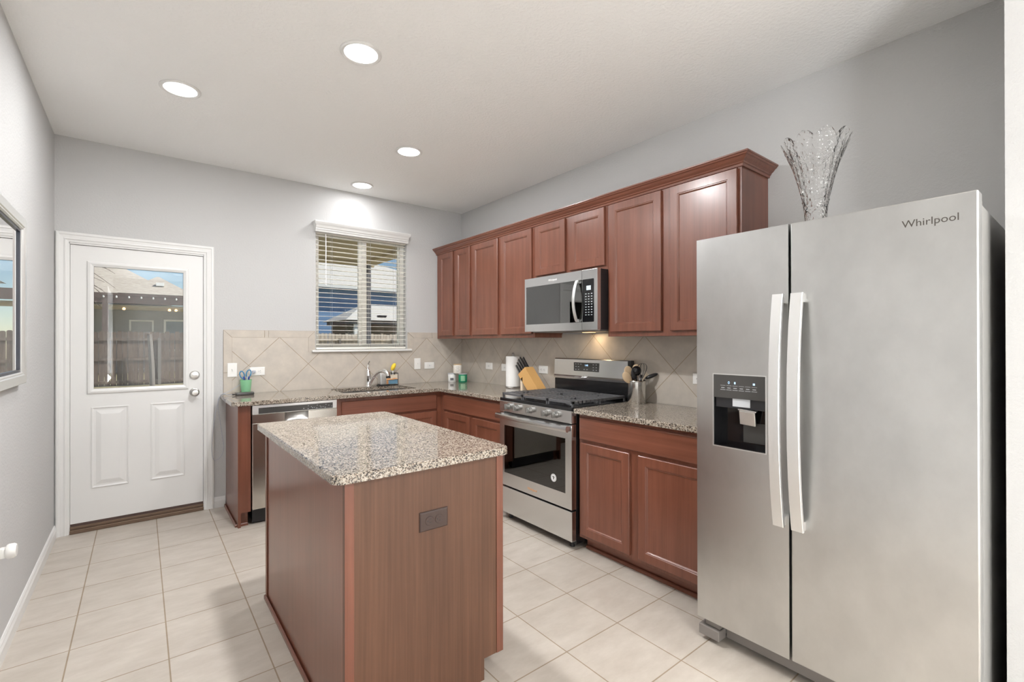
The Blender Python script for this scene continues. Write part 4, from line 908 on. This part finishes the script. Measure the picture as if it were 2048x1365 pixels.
spoon('wooden_spoon', 'wooden spoon with a round head, tallest in the crock', 'pale_wood', (.0, .015, .014), (.008, .030, .20), (.006, .030, .235), .030, .010, .033)
spoon('wooden_spoon', 'pale wooden spoon leaning left out of the crock', 'pale_wood', (.03, -.01, .014), (-.045, -.02, .14), (-.073, -.025, .180), .030, .010, .044)
spoon('wooden_turner', 'wooden spatula at the back left behind the black ladle', 'pale_wood', (.01, .03, .014), (-.04, .03, .19), (-.052, .03, .222), .028, .004, .034)
spoon('black_ladle', 'black ladle with a deep rounded bowl in the crock', 'black_gloss', (.0, -.02, .014), (-.012, -.03, .19), (-.012, -.034, .225), .034, .022, .034)
spoon('black_spoon', 'black flat spoon leaning far right out of the crock', 'black_plastic', (-.03, -.02, .014), (.052, -.01, .160), (.098, -.012, .188), .014, .016, .046, Vector((.5, -.5, .28)))
spoon('patterned_spatula', 'black and white patterned spatula handle at the crock front', 'black_plastic', (.02, -.03, .014), (-.028, -.045, .155), (-.036, -.048, .200), .014, .006, .035)
q = MB(); k = thing('patterned_turner', 'second black and white patterned handle right of the first one', 'utensil', U3(.01, -.03, .014), GU)
q.tube([U3(.0, -.03, .014), U3(.010, -.050, .155), U3(.016, -.052, .20)], [.008, .012, .010], 10, flat=.5); q.build('handle', 'black_plastic', k, True)
q = MB()
for i in range(7):
    for s in (-1, 1): head(k, 'dot', 'sticker_white', U3(.007+s*.005+i*.0012, -.058, .165+i*.0055*1.0+s*.0015), Z, .002, .0015, .001, .002) if i < 3 else None
q.bm.free()
k = thing('wire_whisk', 'black balloon whisk standing in the crock', 'utensil', U3(.02, .0, .014), GU)
MB().tube([U3(.01, .0, .014), U3(.028, -.008, .165)], .007, 10).build('handle', 'black_plastic', k, True)
q = MB(); c0 = U3(.028, -.008, .160)
for j in range(4):
    an = pi*j/4+.2; d = SR*math.cos(an)+SF*math.sin(an); pts = []
    for i in range(17):
        s = i/16*2*pi-pi; u = abs(s)/pi; rr = .033*math.sin(pi*(1-u)**.85*.5+ (0)) if False else .033*math.sin(pi*min(1, (1-u)*1.0))**.8
        pts.append(c0+Z*(.118*(1-u)**.75 if False else .115*math.cos(u*pi/2)**.9)+SR*.010*math.cos(u*pi/2)+d*(rr if s > 0 else -rr))
    q.tube(pts, .0013, 6)
q.build('wires', 'black_plastic', k, True)
k = thing('slotted_fork', 'pale wooden pronged server leaning right in the crock', 'utensil', U3(-.01, .03, .014), GU)
q = MB(); q.tube([U3(-.02, .03, .014), U3(.055, .035, .165)], .005, 8); q.build('handle', 'light_wood_edge', k)
q = MB()
for i in range(4): q.tube([U3(.055, .035, .163), U3(.075+.006*i, .035, .215-.006*i)], .0022, 6)
q.build('prongs', 'light_wood_edge', k)

# ------------------------------------------------------------------ scissors cup, power bank, cable, plug
gx, gy = -2.135, -.062
t = thing('plastic_cup', 'translucent green plastic cup holding scissors and pens', 'cup', (gx, gy, ZC))
MB().lathe([(0, 0), (.032, 0), (.033, .004), (.043, .112), (.044, .118), (.041, .118), (.031, .006), (0, .006)], 32, (gx, gy, ZC)).build('cup_wall', 'green_cup', t, True)
GP = 'pens in the green cup'
for i, (a, c, cc, mm, lab) in enumerate(((-.010, .008, .004, 'navy_plastic', 'blue capped pen at the left in the green cup'), (.018, -.006, -.012, 'navy_plastic', 'blue capped pen at the right in the green cup'), (.006, -.016, .010, 'cable_white', 'white pen at the front of the green cup'))):
    k = thing('pen', lab, 'pen', (gx+a*.3, gy+c*.3, ZC+.008), GP)
    MB().tube([(gx+a*.3, gy+c*.3, ZC+.008), (gx+a, gy+c, ZC+.112)], .0045, 10).build('barrel', 'cable_white', k, True)
    MB().tube([(gx+a, gy+c, ZC+.108), (gx+a*1.25, gy+c*1.25, ZC+.142)], .0062, 10).build('cap', mm, k, True)
k = thing('scissors', 'blue-handled scissors standing in the green plastic cup', 'scissors', (gx, gy, ZC+.01))
MB().tube([(gx, gy+.01, ZC+.010), (gx-.004, gy+.01, ZC+.128)], [.001, .008], 8, flat=.3).build('blades', 'satin_nickel', k)
for s, cxx, cz_, rr in ((-1, -.026, .158, .020), (1, .022, .166, .021)):
    MB().tube([(gx+cxx+rr*.8*math.cos(a_*pi/10)+.25*rr*math.sin(a_*pi/10)*s, gy+.01, ZC+cz_+rr*1.45*math.sin(a_*pi/10)) for a_ in range(20)], .0042, 8, closed=True).build('handle', 'blue_plastic', k, True)
q = MB(); Mx = Matrix.Translation((-2.160, -.165, ZC+.012)) @ Matrix.Rotation(math.radians(4), 4, 'Z'); q.box(-.065, .065, -.032, .032, -.0118, .0118, bev=.007, seg=3, M=Mx)
tag(q.build('power_bank', 'charcoal_panel', None, True), 'dark flat power bank lying at the end of the worktop', 'power bank')
k = thing('charging_cable', 'pale charging cable looping from the outlet over the worktop end', 'cable', (-2.24, -.16, ZC))
B(-2.247, -2.228, -.176, -.160, ZC+.005, ZC+.015, bev=.003).build('connector', 'black_plastic', k, True)
def smooth(P, n=8):
    P = [Vector(p) for p in P]; out = []
    for i in range(len(P)-1):
        a = P[max(i-1, 0)]; b_ = P[i]; c_ = P[i+1]; d = P[min(i+2, len(P)-1)]
        for j in range(n):
            s = j/n; out.append(.5*((2*b_)+(-a+c_)*s+(2*a-5*b_+4*c_-d)*s*s+(-a+3*b_-3*c_+d)*s**3))
    return out+[P[-1]]
PTS = [(-2.075, -.034, 1.083), (-2.11, -.045, 1.045), (-2.17, -.06, .995), (-2.25, -.08, .945), (-2.305, -.10, .922), (-2.332, -.11, .895), (-2.335, -.09, .82), (-2.318, -.07, .70), (-2.302, -.06, .58), (-2.292, -.06, .50), (-2.300, -.055, .44), (-2.33, -.05, .40), (-2.36, -.045, .40), (-2.372, -.045, .48), (-2.365, -.05, .62), (-2.345, -.07, .80), (-2.322, -.10, .905), (-2.30, -.125, .925), (-2.27, -.15, .919), (-2.245, -.168, .921)]
MB().tube(smooth(PTS), .0022, 8).build('cord', 'cable_white', k, True)
tag(MB().box(-2.082, -2.058, -.038, -.0178, 1.078, 1.100, bev=.004).build('charger_plug', 'cable_white', None, True), 'small pale charger plug pushed into the outlet behind the green cup', 'charger')
tag(MB().tube(smooth([(-2.075, -.03, 1.085), (-2.11, -.04, 1.04), (-2.13, -.03, 1.02), (-2.19, -.03, 1.012), (-2.24, -.045, .985), (-2.27, -.07, .945), (-2.29, -.09, .918), (-2.28, -.12, .914), (-2.25, -.14, .914)]), .0016, 8).build('charging_cable', 'cable_white', None, True), 'thin grey cable arching from the plug down behind the power bank', 'cable') if False else None

# ------------------------------------------------------------------ outdoors
struct(MB().box(-30, 40, T, 60, -.20, -.12).build('ground', 'grass'), 'dry lawn of the back yard beyond the house', 'ground')
struct(MB().box(-3.7, .2, T, 3.1, -.12, -.02).build('patio_slab', 'concrete'), 'concrete patio slab outside the back door', 'patio')
pr = thing('patio_cover', 'tan-soffited patio cover with corner post outside the window', 'patio cover', (-1.7, 1.6, 0))
B(-3.8, .09, T, 3.0, 2.62, 2.68).build('soffit', 'soffit_tan', pr)
q = MB(); q.box(-3.8, .09, 2.86, 3.0, 2.575, 2.62).box(-.05, .09, T, 2.86, 2.575, 2.62).box(-3.8, .20, 3.0, 3.05, 2.57, 2.80).box(.09, .14, T, 3.0, 2.57, 2.80); q.build('beam', 'soffit_tan', pr)
B(-.05, .09, 2.86, 3.0, -.02, 2.575).build('post', 'post_grey', pr)
B(-4.0, .25, T, 3.15, 2.80, 2.86).build('roof_deck', 'shingles', pr)
# fence
def fence(label, xa, xb, pm, seed):
    f = thing('wooden_fence', label, 'fence', ((xa+xb)/2, 16, -.12)); q = MB(); x = xa; rn = random.Random(seed)
    while x < xb:
        hgt = 1.70+rn.uniform(-.03, .03); wd = .135; yy = 16.02+rn.uniform(-.004, .004)
        q.prism([(x, -.10), (x+wd, -.10), (x+wd, hgt-.03), (x+wd-.03, hgt), (x+.03, hgt), (x, hgt-.03)], -yy-.016, -yy, M=Matrix(((1, 0, 0, 0), (0, 0, -1, 0), (0, 1, 0, 0), (0, 0, 0, 1))))
        x += wd+rn.choice((.003, .006, .012, .02))
    q.build('pickets', pm, f)
    for z in (.02, .78, 1.45): MB().box(xa, xb, 15.975, 16.015, z-.045, z+.045).build('rail', pm, f)
    n = int((xb-xa)/2.4)
    for k in range(n+1):
        x = xa+.1+k*2.4; MB().box(x-.045, x+.045, 15.93, 15.974, -.12, 1.5).build('post', 'weathered_post', f)
fence('shade-coloured dark picket fence seen through the door glass', -12., 1.2, 'picket', 5)
fence('sunlight-coloured pale picket fence seen through the kitchen window', 1.4, 16., 'picket_sun_tone', 6)
tag(MB().tube([(-2.50, 15.6, -.13), (-2.52, 15.6, .6), (-2.55, 15.6, 1.2), (-2.58, 15.6, 1.62)], [.075, .075, .07, .065], 8).build('wooden_stake', 'weathered_post'), 'rough wooden stake standing in front of the yard fence', 'stake')
# low rail in yard
k = thing('yard_rail', 'low black rail on short grey posts in the yard', 'railing', (2.3, 7.5, -.12))
for x in (1.62, 2.55, 4.0): MB().box(x-.06, x+.06, 7.44, 7.56, -.12, 1.25).build('post', 'post_grey', k)
MB().tube([(.9, 7.5, 1.10), (1.62, 7.5, 1.13), (2.1, 7.5, 1.08), (2.55, 7.5, 1.07)], .02, 8).build('rail', 'metal_black', k)
MB().tube([(2.55, 7.5, 1.07), (3.3, 7.5, 1.04), (4.0, 7.5, 1.06)], .02, 8).build('rail', 'metal_black', k)
# brown patio house
hs = thing('neighbour_house', 'grey stucco house with brown covered patio beyond the fence', 'house', (-4, 26, -.12))
q = MB(); q.box(-12, -.2, 25.0, 33, -.12, 3.2); q.build('wall', 'stucco_grey', hs)
def hip(x0, x1, y0, y1, z0, xr0, xr1, yr, zr): return MB().poly([(x0, y0, z0), (x1, y0, z0), (x1, y1, z0), (x0, y1, z0), (xr0, yr, zr), (xr1, yr, zr)], [(0, 1, 5, 4), (1, 2, 5), (2, 3, 4, 5), (3, 0, 4), (0, 1, 2, 3)])
hip(-14, -1.39, 22.4, 34, 3.50, -9, -5.8, 28, 6.62).build('main_roof', 'shingles', hs)
r2 = hip(-3.6, -.75, 22.0, 26.5, 3.50, -2.2, -2.1, 24.3, 4.55).build('porch_roof', 'shingles', hs)
MB().box(-2.25, -1.95, 22.9, 23.2, 3.98, 4.13).build('roof_vent', 'white_paint_out', r2)
MB().box(-12, 1.2, 22.0, 22.25, 3.05, 3.48).build('fascia', 'fascia_brown', hs)
MB().box(-12, 1.2, 22.3, 25.0, 2.92, 3.0).build('porch_ceiling', 'soffit_tan', hs)
for x in (-4.0, 1.0): MB().box(x-.10, x+.10, 22.0, 22.2, -.12, 3.05).build('porch_post', 'fascia_brown', hs)
fr = MB_ring((-3.25, 24.99, 0), X, Z, .95, 2.45, [(0, 0), (0, .04), (.07, .04), (.07, 0)]).build('house_door_frame', 'white_paint_out', hs)
MB().box(-3.18, -2.37, 24.965, 24.985, 0, 2.38).build('house_door', 'stucco_grey', hs)
MB_ring((-1.9, 24.99, .9), X, Z, 1.5, 1.6, [(0, 0), (0, .04), (.09, .04), (.09, 0)]).build('window_frame', 'white_paint_out', hs)
MB().box(-1.81, -.49, 24.965, 24.985, .99, 2.41).build('window_pane', 'window_dark', hs)
k = MB().tube([(-4.2+.1*i, 21.95, 3.36) for i in range(32)], .008, 5).build('string_lights', 'metal_black', hs)
for i in range(8): MB().lathe([(0, 0), (.03, .02), (.035, .06), (.02, .10), (0, .11)], 12, (-4.05+.42*i, 21.94, 3.26)).build('bulb', 'white_paint_out', k, True)
for (x, lab) in ((-3.4, 'warm porch lamp at the left under the brown porch'), (-1.75, 'warm porch lamp at the middle under the brown porch'), (-1.5, 'warm porch lamp at the right under the brown porch')):
    tag(MB().lathe([(0, 0), (.05, .02), (.06, .06), (.03, .11), (0, .12)], 14, (x, 22.8, 2.80)).build('porch_lamp', 'warm_bulb', None, True), lab, 'lamp', 'warm porch lamps')
# blue house
bh = thing('neighbour_house', 'blue sided house with pale roof seen through the kitchen window', 'house', (10, 30, -.12))
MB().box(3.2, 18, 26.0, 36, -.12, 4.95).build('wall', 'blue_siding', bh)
hip(2.6, 18.6, 25.4, 36.6, 4.90, 7.2, 8.4, 31, 8.0).build('roof', 'pale_roof', bh)
MB().box(2.6, 18.6, 25.36, 25.42, 4.75, 4.98).build('gutter', 'white_paint_out', bh)
# low pale-roofed patio
gz = thing('garden_pavilion', 'low pavilion with pale hipped roof in front of the blue house', 'pavilion', (8.4, 21, -.12))
hip(5.4, 12.0, 19.6, 23.6, 2.50, 7.0, 9.6, 21.6, 3.45).build('roof', 'pale_roof', gz)
MB().box(5.6, 11.8, 19.75, 23.4, 2.30, 2.499).build('fascia', 'post_grey', gz)
for x in (6.0, 8.6, 11.4): MB().box(x-.08, x+.08, 19.8, 19.96, -.12, 2.30).build('post', 'white_paint_out', gz)
MB().box(5.8, 11.6, 23.0, 23.2, -.12, 2.30).build('back_wall', 'stucco_grey', gz)
MB().box(7.1, 7.9, 22.9, 22.99, 1.4, 2.2).build('window', 'window_dark', gz)
MB().box(7.3, 7.75, 19.95, 20.3, 2.72, 2.80).build('roof_vent', 'metal_black', gz)
# bare tree left of the door view
tr = thing('bare_tree', 'bare winter tree whose twigs hang across the door glass', 'tree', (-6.2, 11, -.12))
MB().tube([(-6.2, 11, -.13), (-6.15, 11, 1.2), (-6.0, 11, 2.6), (-5.7, 11, 3.6)], [.16, .13, .10, .07], 10).build('trunk', 'bark', tr, True)
q = MB(); rnd = random.Random(3)
for i in range(16):
    p = Vector((-5.9+.03*i, 11+rnd.uniform(-.3, .3), 2.7+.06*i)); d = Vector((rnd.uniform(.8, 1.1), rnd.uniform(-.3, .3), rnd.uniform(-.05, .5))); pts = [p]
    for s in range(7): d = (d+Vector((rnd.uniform(-.1, .1), rnd.uniform(-.1, .1), -.14))).normalized(); p = p+d*.34; pts.append(p.copy())
    q.tube(pts, [.03, .022, .017, .013, .010, .008, .006, .004], 5)
q.build('branches', 'bark', tr)
